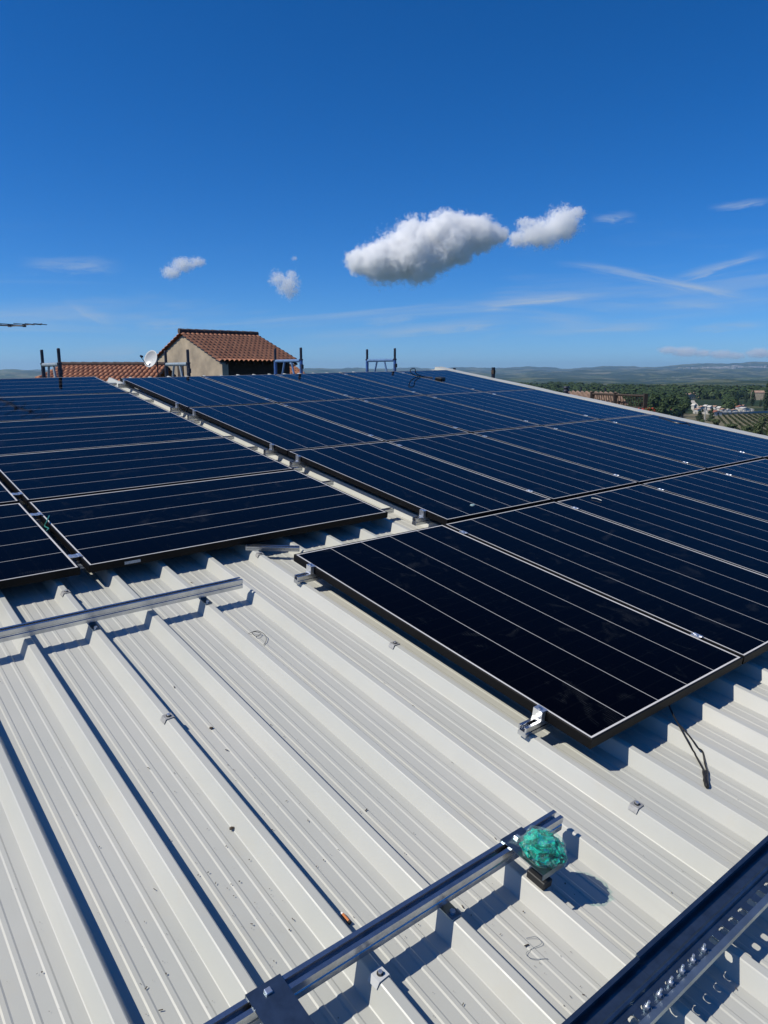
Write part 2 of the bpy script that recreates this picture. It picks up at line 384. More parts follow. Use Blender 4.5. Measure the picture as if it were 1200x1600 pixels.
# far edge trim and walls
mb = MB().box(x_start, XV1, SHEET_Y1 - .01, SHEET_Y1 + .02, ZP - .18, ZP - .01)
wh_part(mb, 'top_edge_trim', M_ROOF)
foot = []
for (x, y) in ((x_start + .1, SHEET_Y0 + .2), (XV1 - .02, SHEET_Y0 + .2), (XV1 - .02, SHEET_Y1 - .05), (x_start + .1, SHEET_Y1 - .05)):
    foot.append(ROOF @ Vector((x, y, ZP - .02)))
mb = MB(); mb.v = [tuple(p) for p in foot] + [(p.x, p.y, -3) for p in foot]; mb.f = [(0, 1, 5, 4), (1, 2, 6, 5), (2, 3, 7, 6), (3, 0, 4, 7)]
o = mb.build('wall', M_CONC, None, Matrix.Identity(4)); o.parent = wh; o.matrix_parent_inverse = INV

# ================================================================ SOLAR PANELS
def make_panel(name, hx, hy, mg):
    root = empty(name, Matrix.Identity(4))
    # frame: outer tube with a thin lip over the glass
    mb = MB(); T, lip = .035, .0065
    O = [(-hx, -hy), (hx, -hy), (hx, hy), (-hx, hy)]; I = [(-hx + lip, -hy + lip), (hx - lip, -hy + lip), (hx - lip, hy - lip), (-hx + lip, hy - lip)]
    I2 = [(-hx + .028, -hy + .028), (hx - .028, -hy + .028), (hx - .028, hy - .028), (-hx + .028, hy - .028)]
    b = .0008
    Ob = [(-hx + b, -hy + b), (hx - b, -hy + b), (hx - b, hy - b), (-hx + b, hy - b)]
    rings = [[(x, y, -T) for x, y in I2], [(x, y, -T) for x, y in O], [(x, y, -b) for x, y in O], [(x, y, 0) for x, y in Ob], [(x, y, 0) for x, y in I], [(x, y, -.006) for x, y in I]]
    for r_ in rings: mb.v += r_
    for i in range(5):
        for k in range(4): mb.f.append((i * 4 + k, i * 4 + (k + 1) % 4, (i + 1) * 4 + (k + 1) % 4, (i + 1) * 4 + k))
    mb.build('frame', M_BLACKFR, root)
    # glass: laminated sheet, 4 mm below the lip, gently sagging
    mb = MB(); n1 = 12; g = .005
    for j in range(n1 + 1):
        for i in range(n1 + 1):
            u, v = i / n1 * 2 - 1, j / n1 * 2 - 1
            mb.v.append((u * (hx - g), v * (hy - g), -.0012 - .0015 * (1 - u * u) * (1 - v * v)))
    for j in range(n1):
        for i in range(n1):
            q = j * (n1 + 1) + i; mb.f.append((q, q + 1, q + n1 + 2, q + n1 + 1))
    b0 = len(mb.v); mb.v += [(-hx + g, -hy + g, -.007), (hx - g, -hy + g, -.007), (hx - g, hy - g, -.007), (-hx + g, hy - g, -.007)]; mb.f.append((b0, b0 + 3, b0 + 2, b0 + 1))
    me = mb.build('glass', mg, root)
    for p_ in me.data.polygons: p_.use_smooth = True
    # underside junction box
    MB().box(-.05, .05, hy - .25, hy - .15, -.026, -.0075, bev=.003).build('junction_box', M_RUBBER, root)
    return root
ordw = ['nearest', 'second', 'third', 'fourth', 'farthest']
PXW, PYL = .995, 1.757
M_GLASS_R = glass_mat('portrait module glass', False, PXW / 2, PYL / 2)
pr = make_panel('solar_panel', PXW / 2, PYL / 2, M_GLASS_R)
first = True
cells = [(0, c) for c in range(-1, 4)] + [(r, c) for r in (1, 2, 3) for c in range(0, 5)]
rn = {0: 'nearest row', 1: 'second row', 2: 'third row', 3: 'top row'}
for (r, c) in cells:
    x = c * 1.0087 + PXW / 2 + .004; y = (r - 1) * 1.772 + PYL / 2 + .008
    zr_ = .008 if r else 0; sx_ = 1.0
    if r and c == 0: sx_ = .960; x += .020
    mw = RT(x, y, zr_ + random.uniform(-.0012, .0012), rx=R(random.uniform(-.12, .12)), ry=R(random.uniform(-.12, .12)), rz=R(random.uniform(-.04, .04))) @ Matrix.Scale(sx_, 4, (1, 0, 0))
    if (r, c) == (0, -1): lab = 'black upright solar panel jutting out alone over the bare white roof, all its edges seen'
    elif r == 0: lab = 'black upright solar panel in the nearest row, %s to the right of the jutting one' % ['first', 'second', 'third', 'fourth'][c]
    else: lab = 'black upright solar panel, right array, %s, %s from the array\'s left edge' % (rn[r], ['first', 'second', 'third', 'fourth', 'fifth'][c])
    if r == 3 and c == 4: lab = 'black solar panel at the right array\'s top right corner, cable loop by it'
    if first: o = pr; o.matrix_world = mw; first = False
    else: o = copy_tree(pr, mw)
    tag(o, lab, 'solar panel', 'upright solar panels of the right array')
ZL = -.012; SC = (1.3347 + .012) / 1.3347
def sL(x, y): return (C_ROOF.x + (x - C_ROOF.x) * SC, C_ROOF.y + (y - C_ROOF.y) * SC)
LX1, LY0 = sL(-.166, .297); LX0, _ = sL(-1.884, 0); LPY = 1.043 * SC
lw = LX1 - LX0; LGAP = .038
hxL, hyL = lw / 2, (LPY - .014) / 2
M_GLASS_L = glass_mat('landscape module glass', True, hxL, hyL)
pl = make_panel('solar_panel', hxL, hyL, M_GLASS_L)
MB().box(-hxL + .16, -hxL + .235, -hyL - .0015, -hyL, -.026, -.012).build('rating_label', M_LABEL, pl)
first = True
for c in (0, 1):
    for r in range(5):
        x = LX1 - lw / 2 - c * (lw + LGAP); y = LY0 + r * LPY + hyL
        mw = RT(x, y, ZL + random.uniform(-.0012, .0012), rx=R(random.uniform(-.12, .12)), ry=R(random.uniform(-.1, .1)))
        if first: o = pl; o.matrix_world = mw; first = False
        else: o = copy_tree(pl, mw)
        if c == 0: lab = 'black lengthwise solar panel beside the open roof strip, left array, %s row' % ordw[r]
        else: lab = 'black lengthwise solar panel cut by the photo\'s left border, left array, %s row' % ordw[r]
        tag(o, lab, 'solar panel', 'lengthwise solar panels of the left array')

# ================================================================ RAILS
RAIL = [(-.017, 0), (.017, 0), (.017, .016), (.0145, .0185), (.0145, .0225), (.017, .025), (.017, .042), (.0065, .042), (.0065, .0375), (.0105, .0365), (.0105, .022), (-.0105, .022), (-.0105, .0365), (-.0065, .0375), (-.0065, .042), (-.017, .042), (-.017, .025), (-.0145, .0225), (-.0145, .0185), (-.017, .016)]
def rail_mb(L, sc_z=1.0): return MB().extrude([(a, b * sc_z) for a, b in RAIL], (0, 0, 0), (0, 1, 0), (0, 0, 1), (1, 0, 0), L)
# under the right array
RY = []
for r in (0, 1, 2, 3):
    for d, lb in ((.21, 'lower'), (1.60, 'upper')): RY.append(((r - 1) * 1.772 + d, r, lb))
for y, r, lb in RY:
    x0 = -1.0087 - .085 if r == 0 else -.030
    o = rail_mb(5.05 - x0, (.037 if r == 0 else .045) / .042).build('mounting_rail', M_ALU, None, RT(x0, y, ZC + .0005))
    if r == 0: lab = 'aluminium rail stub showing beside the jutting front panel\'s %s corner' % ('near' if lb == 'lower' else 'far')
    else: lab = 'aluminium rail end showing at the right array\'s left edge, %s one of the %s' % (lb, rn[r])
    tag(o, lab, 'mounting rail', 'rails under the right array')
LRY = []
for r in range(5):
    for d in (.135, .785):
        LRY.append(LY0 + r * LPY + d * SC)
for i, y in enumerate(LRY):
    o = rail_mb(LX1 + .150 + 3.95, .6).build('mounting_rail', M_ALU, None, RT(-3.95, y, ZC + .0005))
    tag(o, 'low aluminium rail end under the left array\'s right edge, %s from the near end' % ['first', 'second', 'third', 'fourth', 'fifth', 'sixth', 'seventh', 'eighth', 'ninth', 'tenth'][i], 'mounting rail', 'low rails under the left array')
# two bare rails lifted on feet
Z2 = -.0505
rail2 = rail_mb(2.15).build('mounting_rail', M_ALU, None, RT(-1.352 - 2.15, -1.909, Z2))
tag(rail2, 'bare aluminium rail in the foreground with the green bag near its end', 'mounting rail')
Z1 = -.053
rail1 = rail_mb(2.6).build('mounting_rail', M_ALU, None, RT(-1.352 - 2.6, -.1215, Z1))
tag(rail1, 'bare aluminium rail in front of the left array, its end over the white roof', 'mounting rail')
# loose offcut
a, b = roof_at(384, 851, -.045), roof_at(468, 856, -.055)
d = b - a
off = rail_mb((b - a).length, .5).build('rail_offcut', M_ALU, None, ROOF @ Matrix.Translation((a.x, a.y, ZC + .003)) @ Matrix.Rotation(math.atan2(d.y, d.x), 4, 'Z'))
tag(off, 'short loose aluminium offcut lying across the ribs beside the jutting panel\'s far corner', 'metal offcut')

def bolt(mb_head, x, y, z, r=.0065, h=.006, up=Matrix.Identity(4)):
    poly = [(r * math.cos(k * math.pi / 3), r * math.sin(k * math.pi / 3)) for k in range(6)]
    mb_head.extrude(poly, (x, y, z), (1, 0, 0), (0, 1, 0), (0, 0, 1), h)
# feet under the lifted rails
def rail_bracket(x, y, z0, label):
    r = empty('rail_bracket', RT(x, y, ZC + .001), label, 'rail bracket', 'feet holding the bare rails on the ribs')
    MB().box(-.016, .016, -.052, .02, 0, .004, bev=.001).build('base_plate', M_GALV, r)
    MB().box(-.014, .014, .004, .008, .004, z0 - ZC - .002).build('upright', M_GALV, r)
    hb = MB(); bolt(hb, 0, -.036, .004, .007, .006); hb.build('bolt', M_ALUB, r)
for k, (x, n_) in enumerate(((RIB0 - PITCHR, 'near the rail\'s middle'), (RIB0 + PITCHR, 'nearest the rail\'s free end'))):
    rail_bracket(x, -.128, Z1, 'small dark steel foot under the far bare rail, %s' % n_)
rail_bracket(RIB0, -1.905, Z2, 'steel foot under the foreground rail between the plates')
# saddles on the seam ribs
def saddle(x, y, label, m=M_STEELWHITE, rz=0):
    r = empty('saddle_clip', RT(x, y, ZC + .003, rz=rz), label, 'saddle clip', 'saddle clips on the rib seams')
    line = [(-.0195, -.013), (-.0135, .0005), (.0135, .0005), (.0195, -.013)]
    mb = MB(); t = .0022
    for (ya, yb) in ((-.014, .014),):
        pts = line + [(a + (t if a > 0 else -t), b + t * .6) for a, b in reversed(line)]
        pts = [line[0], line[1], line[2], line[3], (line[3][0] + t, line[3][1] + .0005), (line[2][0] + t * .6, line[2][1] + t), (line[1][0] - t * .6, line[1][1] + t), (line[0][0] - t, line[0][1] + .0005)]
        mb.extrude(pts, (0, ya, 0), (1, 0, 0), (0, 0, 1), (0, 1, 0), yb - ya)
    mb.build('saddle', m, r)
    rb = MB().tube([(0, 0, .0027), (0, 0, .005)], (.0075), 14); rb.build('washer', M_RUBBER, r)
    hb = MB(); bolt(hb, 0, 0, .005, .0052, .005); hb.build('bolt', M_ALUB, r)
    return r
for (px, py, lab) in ((594, 1524, 'grey saddle clip with a hex bolt right below the foreground rail'), (260, 1122, 'small clip on the rib seam left of the roof\'s middle'),
                      (616, 1007, 'small clip on the rib seam left of the jutting panel'), (990, 1262, 'small clip on the rib seam below the jutting panel\'s near corner'),
                      (99, 927, 'small clip on the rib seam between the left array and the bare rail'), (408, 866, 'small clip on the rib seam by the loose offcut')):
    p = roof_at(px, py, ZC); n_ = round((p.x - (RIB0 - PITCHR)) / (4 * PITCHR)); saddle(RIB0 - PITCHR + n_ * 4 * PITCHR, p.y, lab, rz=R(random.uniform(-5, 5)), m=M_STEELWHITE if py > 1500 else MATS['weathered zinc'])

# ================================================================ CLAMPS
def make_mid():
    r = empty('panel_clamp', Matrix.Identity(4))
    MB().extrude([(-.0155, .0005), (.0155, .0005), (.0155, .0035), (.007, .0035), (.006, .0012), (-.006, .0012), (-.007, .0035), (-.0155, .0035)], (0, -.02, 0), (1, 0, 0), (0, 0, 1), (0, 1, 0), .04).build('clamp_plate', M_ALUB, r)
    hb = MB(); hb.tube([(0, 0, .0012), (0, 0, .006)], .0055, 10); hb.build('bolt', M_ALUB, r)
    return r
mid = None
for y, r, lb in RY:
    cols = range(0, 4) if r == 0 else range(1, 5)
    for c in cols:
        mw = RT(c * 1.0087 - .002, y, .0008 + (.008 if r else 0))
        if mid is None: mid = make_mid(); mid.matrix_world = mw; o = mid
        else: o = copy_tree(mid, mw)
        tag(o, 'silver clamp on the %s seam of the %s, its %s one' % (['jutting panel\'s' if r == 0 else 'zeroth', 'first' if r else 'second', 'second' if r else 'third', 'third' if r else 'fourth', 'fourth'][c], rn[r], 'near' if lb == 'lower' else 'far'), 'panel clamp', 'clamps in the seams of the right array')
for i, y in enumerate(LRY):
    if y > 3.2: continue
    mw = RT(LX1 - lw - LGAP / 2, y, ZL + .0008) @ Matrix.Scale(1.7, 4, (1, 0, 0)); o = copy_tree(mid, mw)
    tag(o, 'small silver clamp bridging the left array\'s dark gap, %s one from the near end' % ['first', 'second', 'third', 'fourth', 'fifth', 'sixth'][i], 'panel clamp', 'clamps in the gap of the left array')
# end clamps on the visible left edges
def end_clamp(x, y, label, zt=0.0):
    r = empty('end_clamp', RT(x, y, ZC + .038), label, 'end clamp', 'end clamps at the panels\' left edges')
    h = zt - (ZC + .038)
    MB().extrude([(-.020, 0), (-.0, 0), (-.0, h + .004), (.008, h + .004), (.008, h + .001), (.0015 - .0025, h + .001), (-.0025, .003), (-.020, .003)] if False else
                 [(-.024, 0), (-.001, 0), (-.001, h + .0008), (.008, h + .0008), (.008, h + .004), (-.020, h + .004), (-.020, .004), (-.024, .004)], (0, -.019, 0), (1, 0, 0), (0, 0, 1), (0, 1, 0), .038).build('clamp_block', M_ALUB, r)
    hb = MB(); hb.tube([(-.010, 0, h + .004), (-.010, 0, h + .009)], .006, 12); hb.build('bolt', M_ALU, r)
for y, r, lb in RY:
    x = (-1.0087 if r == 0 else .040) + .003
    if r == 0: lab = 'silver end clamp on the left edge of the jutting panel, its %s one' % ('near' if lb == 'lower' else 'far')
    else: lab = 'silver end clamp on the right array\'s left edge, %s one of the %s' % (lb, rn[r])
    end_clamp(x, y, lab, .008 if r else 0)

# ================================================================ PERFORATED CHANNEL WITH BOLTS (bottom right)
ch = empty('perforated_channel', RT(0, 0, 0), 'dark perforated steel channel crossing the bottom right corner of the roof', 'steel channel')
XA, XB = -3.3, .35
MB().sheet([(-2.291, -.010), (-2.2835, -.0085), (-2.2845, -.034), (-2.321, -.034)], .0022, -1.5605, XB).build('gutter_wall', M_GALV, ch)
MB().sheet([(-2.2935, -.0125), (-2.2860, -.0110), (-2.2870, -.034), (-2.321, -.034)], .0022, XA, -1.5610).build('gutter_wall', M_GALV, ch)
MB().sheet([(-2.3215, -.0335), (-2.3245, -.025), (-2.3285, -.023), (-2.3325, -.025), (-2.3345, -.0335), (-2.3472, -.0335)], .0022, XA, XB).build('fold', M_GALV, ch)
# floor strip with slots: built as bars round each slot
SP = .0455; sx0 = -1.6305 % SP
slots = []
kk = math.ceil((XA + .02 + 1.6305) / SP)
xs_ = [-1.6305 + SP * k for k in range(kk, int((XB - .03 + 1.6305) / SP) + 1)]
mb = MB(); ya, yb = -2.3660, -2.3475; z0, z1 = -.0348, -.0326; sw = .0100
prev = XA
for x in xs_:
    mb.box(prev, x - sw, ya, yb, z0, z1); prev = x + sw
    for sx in (-1, 1):      # rounded ends
        for sy in (-1, 1):
            yc = (ya + yb) / 2; xe = x + sx * sw
            cy = ya if sy < 0 else yb
            q = [(xe, cy), (xe, cy - sy * .005), (xe - sx * .0014, cy - sy * .002), (xe - sx * .005, cy)]
            mb.extrude(q, (0, 0, z0 + .0002), (1, 0, 0), (0, 1, 0), (0, 0, 1), .0018)
mb.box(prev, XB, ya, yb, z0, z1)
mb.build('slotted_strip', M_GALV, ch)
MB().sheet([(-2.3662, -.0335), (-2.3800, -.0315), (-2.3820, -.0400)], .0022, XA, XB).build('outer_flange', M_GALVL, ch)
for i, px in enumerate((-1.6305, -1.585, -1.5395, -1.494, -1.4485, -1.403)):
    r = empty('channel_bolt', RT(px, -2.3570, -.0325, rx=R(random.uniform(-6, 6)), ry=R(random.uniform(-6, 6))), 'hex bolt standing in the channel\'s slots, %s of the row of six from the left' % ['first', 'second', 'third', 'fourth', 'fifth', 'last'][i], 'bolt', 'bolts standing in the slotted channel')
    MB().tube([(0, 0, .0003), (0, 0, .0018)], (.0095), 18).build('washer', M_GALV, r)
    hb = MB(); bolt(hb, 0, 0, .0018, (.0060), .005); hb.build('nut', M_ALUB, r)
    MB().tube([(0, 0, .0068), (0, 0, .018), (0, 0, .0195)], [.0030, .0030, .0024], 12).build('shank', M_ALUB, r)

# ================================================================ PLATES, BAG, BITS
def plate(x0, x1, ylen, z, label, lip=.014):
    r = empty('bracket_plate', RT((x0 + x1) / 2, -1.909, z), label, 'bracket plate', 'bracket plates lying on the foreground rail')
    w_ = (x1 - x0) / 2
    line = [(.019, -.010), (.0185, .0), (-ylen, .0), (-ylen - .002, .002), (-ylen - .002, -lip)] if False else [(.0195, -.008), (.0195, .0012), (-ylen, .0012), (-ylen - .0005, -lip)]
    MB().sheet(line, .0028, -w_, w_).build('plate', M_GALV, r)
    MB().box(-.0065, .0065, -.0065, .0065, .0028, .0085, bev=.001).build('bolt', M_ALUB, r)
plate(-1.561, -1.480, .118, -.0075, 'folded steel plate on the foreground rail carrying the green bag')
plate(-2.285, -2.207, .165, -.0075, 'smooth blue-grey steel plate on the foreground rail at the bottom border')
# wooden packer under the bag plate
tag(MB().box(-.016, .016, -.026, .03, 0, .022, bev=.002).build('packer_block', M_RUBBER, None, RT(-1.523, -1.996, -.0735 + .001)), 'dark block under the plate carrying the green bag', 'packer block')

def bag_film():
    m = bpy.data.materials.new('clear plastic film'); m.use_nodes = True; n = N(m.node_tree); nt_ = m.node_tree; p = nt_.nodes['Principled BSDF']
    p.inputs['Base Color'].default_value = (.75, .95, .90, 1); p.inputs['Roughness'].default_value = .06; p.inputs['Specular IOR Level'].default_value = 1.0
    tr = n.new('ShaderNodeBsdfTransparent'); tr.inputs[0].default_value = (.90, .99, .96, 1)
    o = n.new('ShaderNodeTexCoord').outputs['Object']
    lw_ = n.new('ShaderNodeLayerWeight'); lw_.inputs[0].default_value = .35
    f = n.m('ADD', .015, n.m('MULTIPLY', lw_.outputs['Facing'], .20), clamp=True)
    f = n.m('ADD', f, n.maprange(n.noise(o, 70, 4, .6), .60, .72, 0, .30), clamp=True)
    mx = n.new('ShaderNodeMixShader'); n.link(f, mx.inputs[0]); n.link(tr.outputs[0], mx.inputs[1]); n.link(p.outputs[0], mx.inputs[2])
    b = n.new('ShaderNodeBump'); b.inputs['Strength'].default_value = .8; b.inputs['Distance'].default_value = .004
    n.link(n.noise(o, 26, 3, .5, 2.0), b.inputs['Height']); n.link(b.outputs[0], p.inputs['Normal'])
    n.link(mx.outputs[0], nt_.nodes['Material Output'].inputs[0]); return m
def bag_green():
    m = bpy.data.materials.new('green plastic netting'); m.use_nodes = True; n = N(m.node_tree); nt_ = m.node_tree; p = nt_.nodes['Principled BSDF']
    o = n.new('ShaderNodeTexCoord').outputs['Object']
    c = n.mix(n.maprange(n.noise(o, 26, 3, .5, 2.0), .40, .60), (.0, .20, .15), (.02, .80, .60))
    c = n.mix(n.maprange(n.noise(o, 30, 3, .6, 3.0), .55, .62, 0, .8), c, (.0, .20, .42))
    n.link(c, p.inputs['Base Color']); p.inputs['Roughness'].default_value = .08
    tl = n.new('ShaderNodeBsdfTranslucent'); n.link(c, tl.inputs[0])
    mx = n.new('ShaderNodeMixShader'); mx.inputs[0].default_value = .45; n.link(p.outputs[0], mx.inputs[1]); n.link(tl.outputs[0], mx.inputs[2])
    b = n.new('ShaderNodeBump'); b.inputs['Strength'].default_value = 1.0; b.inputs['Distance'].default_value = .006
    n.link(n.noise(o, 34, 3, .5, 2.5), b.inputs['Height']); n.link(b.outputs[0], p.inputs['Normal'])
    n.link(mx.outputs[0], nt_.nodes['Material Output'].inputs[0]); return m
def crumple(rx_, ry_, rz_, amp, freq, seed, sub=5, sharp=True):
    bm = bmesh.new(); bmesh.ops.create_icosphere(bm, subdivisions=sub, radius=1.0)
    mb = MB()
    for v in bm.verts:
        p = v.co.copy(); q = p * freq + Vector((seed, seed * 2, 0))
        if sharp:
            # folds: distance to scattered facets
            d, pts = mnoise.voronoi(q, distance_metric='DISTANCE', exponent=2.5); k = (d[1] - d[0])
            k2 = abs(mnoise.noise(q * 1.7))
            s_ = 1 + amp * (.5 - min(k, 1.0)) + amp * .8 * (k2 - .25)
        else: s_ = 1 + amp * mnoise.noise(q)
        z = p.z * s_
        mb.v.append((p.x * s_ * rx_, p.y * s_ * ry_, max(z, -.72) * rz_))
    bm.verts.index_update(); mb.f = [tuple(v.index for v in f.verts) for f in bm.faces]; bm.free(); return mb
BAG = (-1.512, -1.984); bz = -.0045
bag = empty('plastic_bag', RT(BAG[0], BAG[1], bz, rz=R(12)), 'crumpled clear bag of green netting sitting on the steel plate', 'plastic bag')
o = crumple(.038, .047, .031, .48, 2.2, 4.2, 4).build('green_contents', bag_green(), bag); o.location = (0, 0, .021)
o = crumple(.043, .052, .037, .40, 2.0, 9.1, 3).build('clear_film', bag_film(), bag); o.location = (0, 0, .0245)
# a flap of film trailing back over the rail
mb = MB(); nx, ny = 16, 16
for j in range(ny + 1):
    for i in range(nx + 1):
        u, v = i / nx - .5, j / ny
        mb.v.append((u * (.055 - .02 * v) - .012 * v, -.0 + .045 + v * .038, .004 + .010 * (1 - v) + .005 * mnoise.noise(Vector((u * 7, v * 6, 1)))))
for j in range(ny):
    for i in range(nx):
        q = j * (nx + 1) + i; mb.f.append((q, q + 1, q + nx + 2, q + nx + 1))
mb.build('film_flap', bag_film(), bag, smooth=True)

# cigarette end
p = roof_at(539, 1441, ZP + .004); q1, q2 = roof_at(530, 1431, ZP + .004), roof_at(546, 1450, ZP + .004)
d = (q2 - q1).normalized()
cg = empty('cigarette_end', RT(p.x + .007, p.y + .006, ZP + .0065, rz=math.atan2(d.y, d.x)), 'orange cigarette end lying against a rib above the foreground rail', 'cigarette end')
MB().tube([(-.013, 0, 0), (.011, 0, 0)], .0040, 12).build('filter', M_ORANGE, cg)
MB().tube([(.0112, 0, 0), (.0165, .0004, 0)], [.0042, .0045], 12).build('burnt_tip', M_ASH, cg)
MB().tube([(-.0185, 0, 0), (-.0132, 0, 0)], [.003, .0040], 12).build('paper_end', M_PAPER, cg)

def wire(name, pts, r, m, label, cat, z=None):
    """pts in roof coordinates smoothed into a tube"""
    P = [Vector(p) for p in pts]; out = []
    for i in range(len(P) - 1):
        p0, p1, p2, p3 = P[max(i - 1, 0)], P[i], P[i + 1], P[min(i + 2, len(P) - 1)]
        for k in range(6):
            t = k / 6; out.append(.5 * ((2 * p1) + (p2 - p0) * t + (2 * p0 - 5 * p1 + 4 * p2 - p3) * t * t + (3 * p1 - p0 - 3 * p2 + p3) * t ** 3))
    out.append(P[-1]); c = out[0].copy()
    o = MB().tube([q - c for q in out], r, 6).build(name, m, None, RT(*c)); tag(o, label, cat); return o
def rp(px, py, z): v = roof_at(px, py, z); return (v.x, v.y, v.z)
# panel lead with two plugs hanging out below the front panel
cb = empty('panel_lead', RT(0, 0, 0), 'black lead with two plugs hanging from under the jutting panel\'s front edge', 'cable')
def surf(x):
    m_ = abs(((x - RIB0 + PITCHR / 2) % PITCHR) - PITCHR / 2)
    return ZC if m_ < .012 else (ZP if m_ > .036 else ZC + (ZP - ZC) * (m_ - .012) / .024)
def on_surf(px, py, up=.004):
    z = ZC
    for _ in range(12): z = z * .4 + (surf(roof_at(px, py, z).x) + up) * .6
    v = roof_at(px, py, z); return Vector((v.x, v.y, max(v.z, surf(v.x) + up * .6)))
def smooth_pts(P, n_=6):
    out = []
    for i in range(len(P) - 1):
        p0, p1, p2, p3 = P[max(i - 1, 0)], P[i], P[i + 1], P[min(i + 2, len(P) - 1)]
        for k in range(n_):
            t = k / n_; out.append(.5 * ((2 * p1) + (p2 - p0) * t + (2 * p0 - 5 * p1 + 4 * p2 - p3) * t * t + (3 * p1 - p0 - 3 * p2 + p3) * t ** 3))
    return out + [P[-1]]
for k, offx in enumerate((0, 10)):
    P = [Vector(rp(1040, 1084, -.045)), Vector(rp(1046, 1104, -.05)), Vector(rp(1058, 1128, -.058))] + [on_surf(1058 + (py - 1128) * .55 + offx * math.sin((py - 1128) / 75 * 2.6), py, .006) for py in (1144, 1156, 1168, 1180, 1192, 1203)]
    P = smooth_pts(P)
    for p_ in P: p_.z = max(p_.z, surf(p_.x) + .003)
    MB().tube(P, .0029, 8).build('lead', M_CABLE, cb)
    e = P[-1]; f_ = on_surf(1105 - 3 * k, 1230 - 8 * k, .007); dd = (f_ - e)
    MB().tube([e, e + dd * .15, e + dd * .5, e + dd * .55, e + dd * .9, f_], [.004, .0062, .0062, .008, .008, .005], 10).build('plug', M_CABLE, cb)
wire('zip_tie', [rp(388, 990, ZP + .004), rp(398, 987, ZP + .012), rp(408, 990, ZP + .006), rp(400, 994, ZP + .012), rp(394, 988, ZP + .02), rp(404, 986, ZP + .02), rp(414, 992, ZP + .012), rp(416, 1000, ZP + .006), rp(412, 1008, ZP + .004)], .0011, M_CABLE, 'curled black zip tie lying alone on the white roof', 'zip tie')
wire('wire_offcut', [rp(822, 1466, ZP + .003), rp(838, 1464, ZP + .008), rp(846, 1474, ZP + .006), rp(832, 1482, ZP + .003), rp(822, 1490, ZP + .005), rp(832, 1498, ZP + .004), rp(856, 1498, ZP + .003)], .0006, M_ALU, 'thin pale wire squiggle on the roof below the green bag', 'wire offcut')
wire('green_tie', [rp(77, 806, -.015), rp(73, 815, .0), rp(70, 822, -.02), rp(76, 826, -.012), rp(72, 830, -.02)], .0035, M_GREENWIRE, 'green plastic tie stuck in the gap of the left array', 'plastic tie')
wire('cable_loop', [rp(658, 588, .005), rp(650, 587, .02), rp(643, 583, .06), rp(641, 579, .11), rp(644, 576, .13), rp(649, 577, .12), rp(650, 583, .06), rp(660, 588, .012), rp(676, 590, .010)], .006, M_CABLE, 'black cable loop standing up at the top edge of the right array', 'cable')
pz = roof_at(688, 591, .02)
tag(MB().box(-.07, .07, -.05, .05, -.012, .02, bev=.006).build('cable_connector', M_CABLE, None, RT(pz.x, pz.y, .014, rz=.4)), 'black connector lump on the top edge panel by the cable loop', 'connector')
wire('black_cable', [rp(1030, 652, .006), rp(1042, 656, .006), rp(1054, 660, .006), rp(1066, 662, .006), rp(1074, 661, .008), rp(1078, 665, .006)], .008, M_CABLE, 'short black cable at the right array\'s outer edge in front of the vineyard', 'cable')
wire('white_tie', [rp(924, 778, .004), rp(932, 779, .006), rp(940, 782, .004)], .0022, M_PAPER, 'small white tie lying on a seam of the right array', 'plastic tie')
pz = roof_at(738, 791, .002)
lab_ = crumple(.022, .012, .008, .5, 3, 1.0, 3).build('foil_scrap', mat('pale green foil', (.45, .62, .58), .25, .2, .5, 90), None, RT(pz.x, pz.y, .006, rz=.3)); tag(lab_, 'crumpled pale green foil scrap on the right array beside a dark smudge', 'foil scrap')
pz = roof_at(704, 783, .001)
s_ = crumple(.032, .016, .0016, .5, 3, 5.0, 3).build('dark_rag', mat('black felt', (.006, .006, .006), .95), None, RT(pz.x, pz.y, .0022, rz=.2)); tag(s_, 'flat black scrap on the right array left of the foil scrap', 'cloth scrap')
pz = roof_at(908 / 1.0, 1000, 0)
# leaf and swarf litter: uncountable specks
mb = MB()
for k in range(480):
    px, py = random.uniform(0, 1200), random.uniform(880, 1600)
    if k < 200: px, py = random.gauss(*random.choice(((800, 60), (330, 90), (560, 50), (860, 60), (300, 120)))), random.gauss(*random.choice(((1480, 50), (1250, 90), (1390, 60))))
    v = roof_at(px, py, ZP)
    xm = ((v.x - RIB0 + PITCHR / 2) % PITCHR) - PITCHR / 2
    if abs(xm) < .045: continue
    s = random.choice((.0003, .0004, .0005, .0006, .0011)) * random.uniform(.7, 1.4); a = random.uniform(0, 6.3); L = s * random.choice((1, 1, 1.5, 4))
    m = Matrix.Translation((v.x, v.y, ZP + .0042 + s * .3)) @ Matrix.Rotation(a, 4, 'Z') @ Matrix.Rotation(random.uniform(-.4, .4), 4, 'X')
    mb.box(-L, L, -s, s, -s * .3, s * .5, m)
tag(mb.build('litter', mat('dark litter', (.10, .07, .045), .9, 0, .5, 20, col2=(.03, .025, .02)), None, ROOF), 'scattered dark specks and cuttings on the white roof', None, None, 'stuff')
for k, (px, py) in enumerate(((330, 1140), (362, 1297))):
    v = roof_at(px, py, ZP); o = crumple(.006, .0045, .003, .5, 3, k * 3.0, 2).build('leaf_fragment', MATS['dark litter'], None, RT(v.x, v.y, ZP + .0065))
    tag(o, ['black crumb on the pan right of the small rib clip', 'brown crumb beside a rib in the left foreground'][k], 'debris')

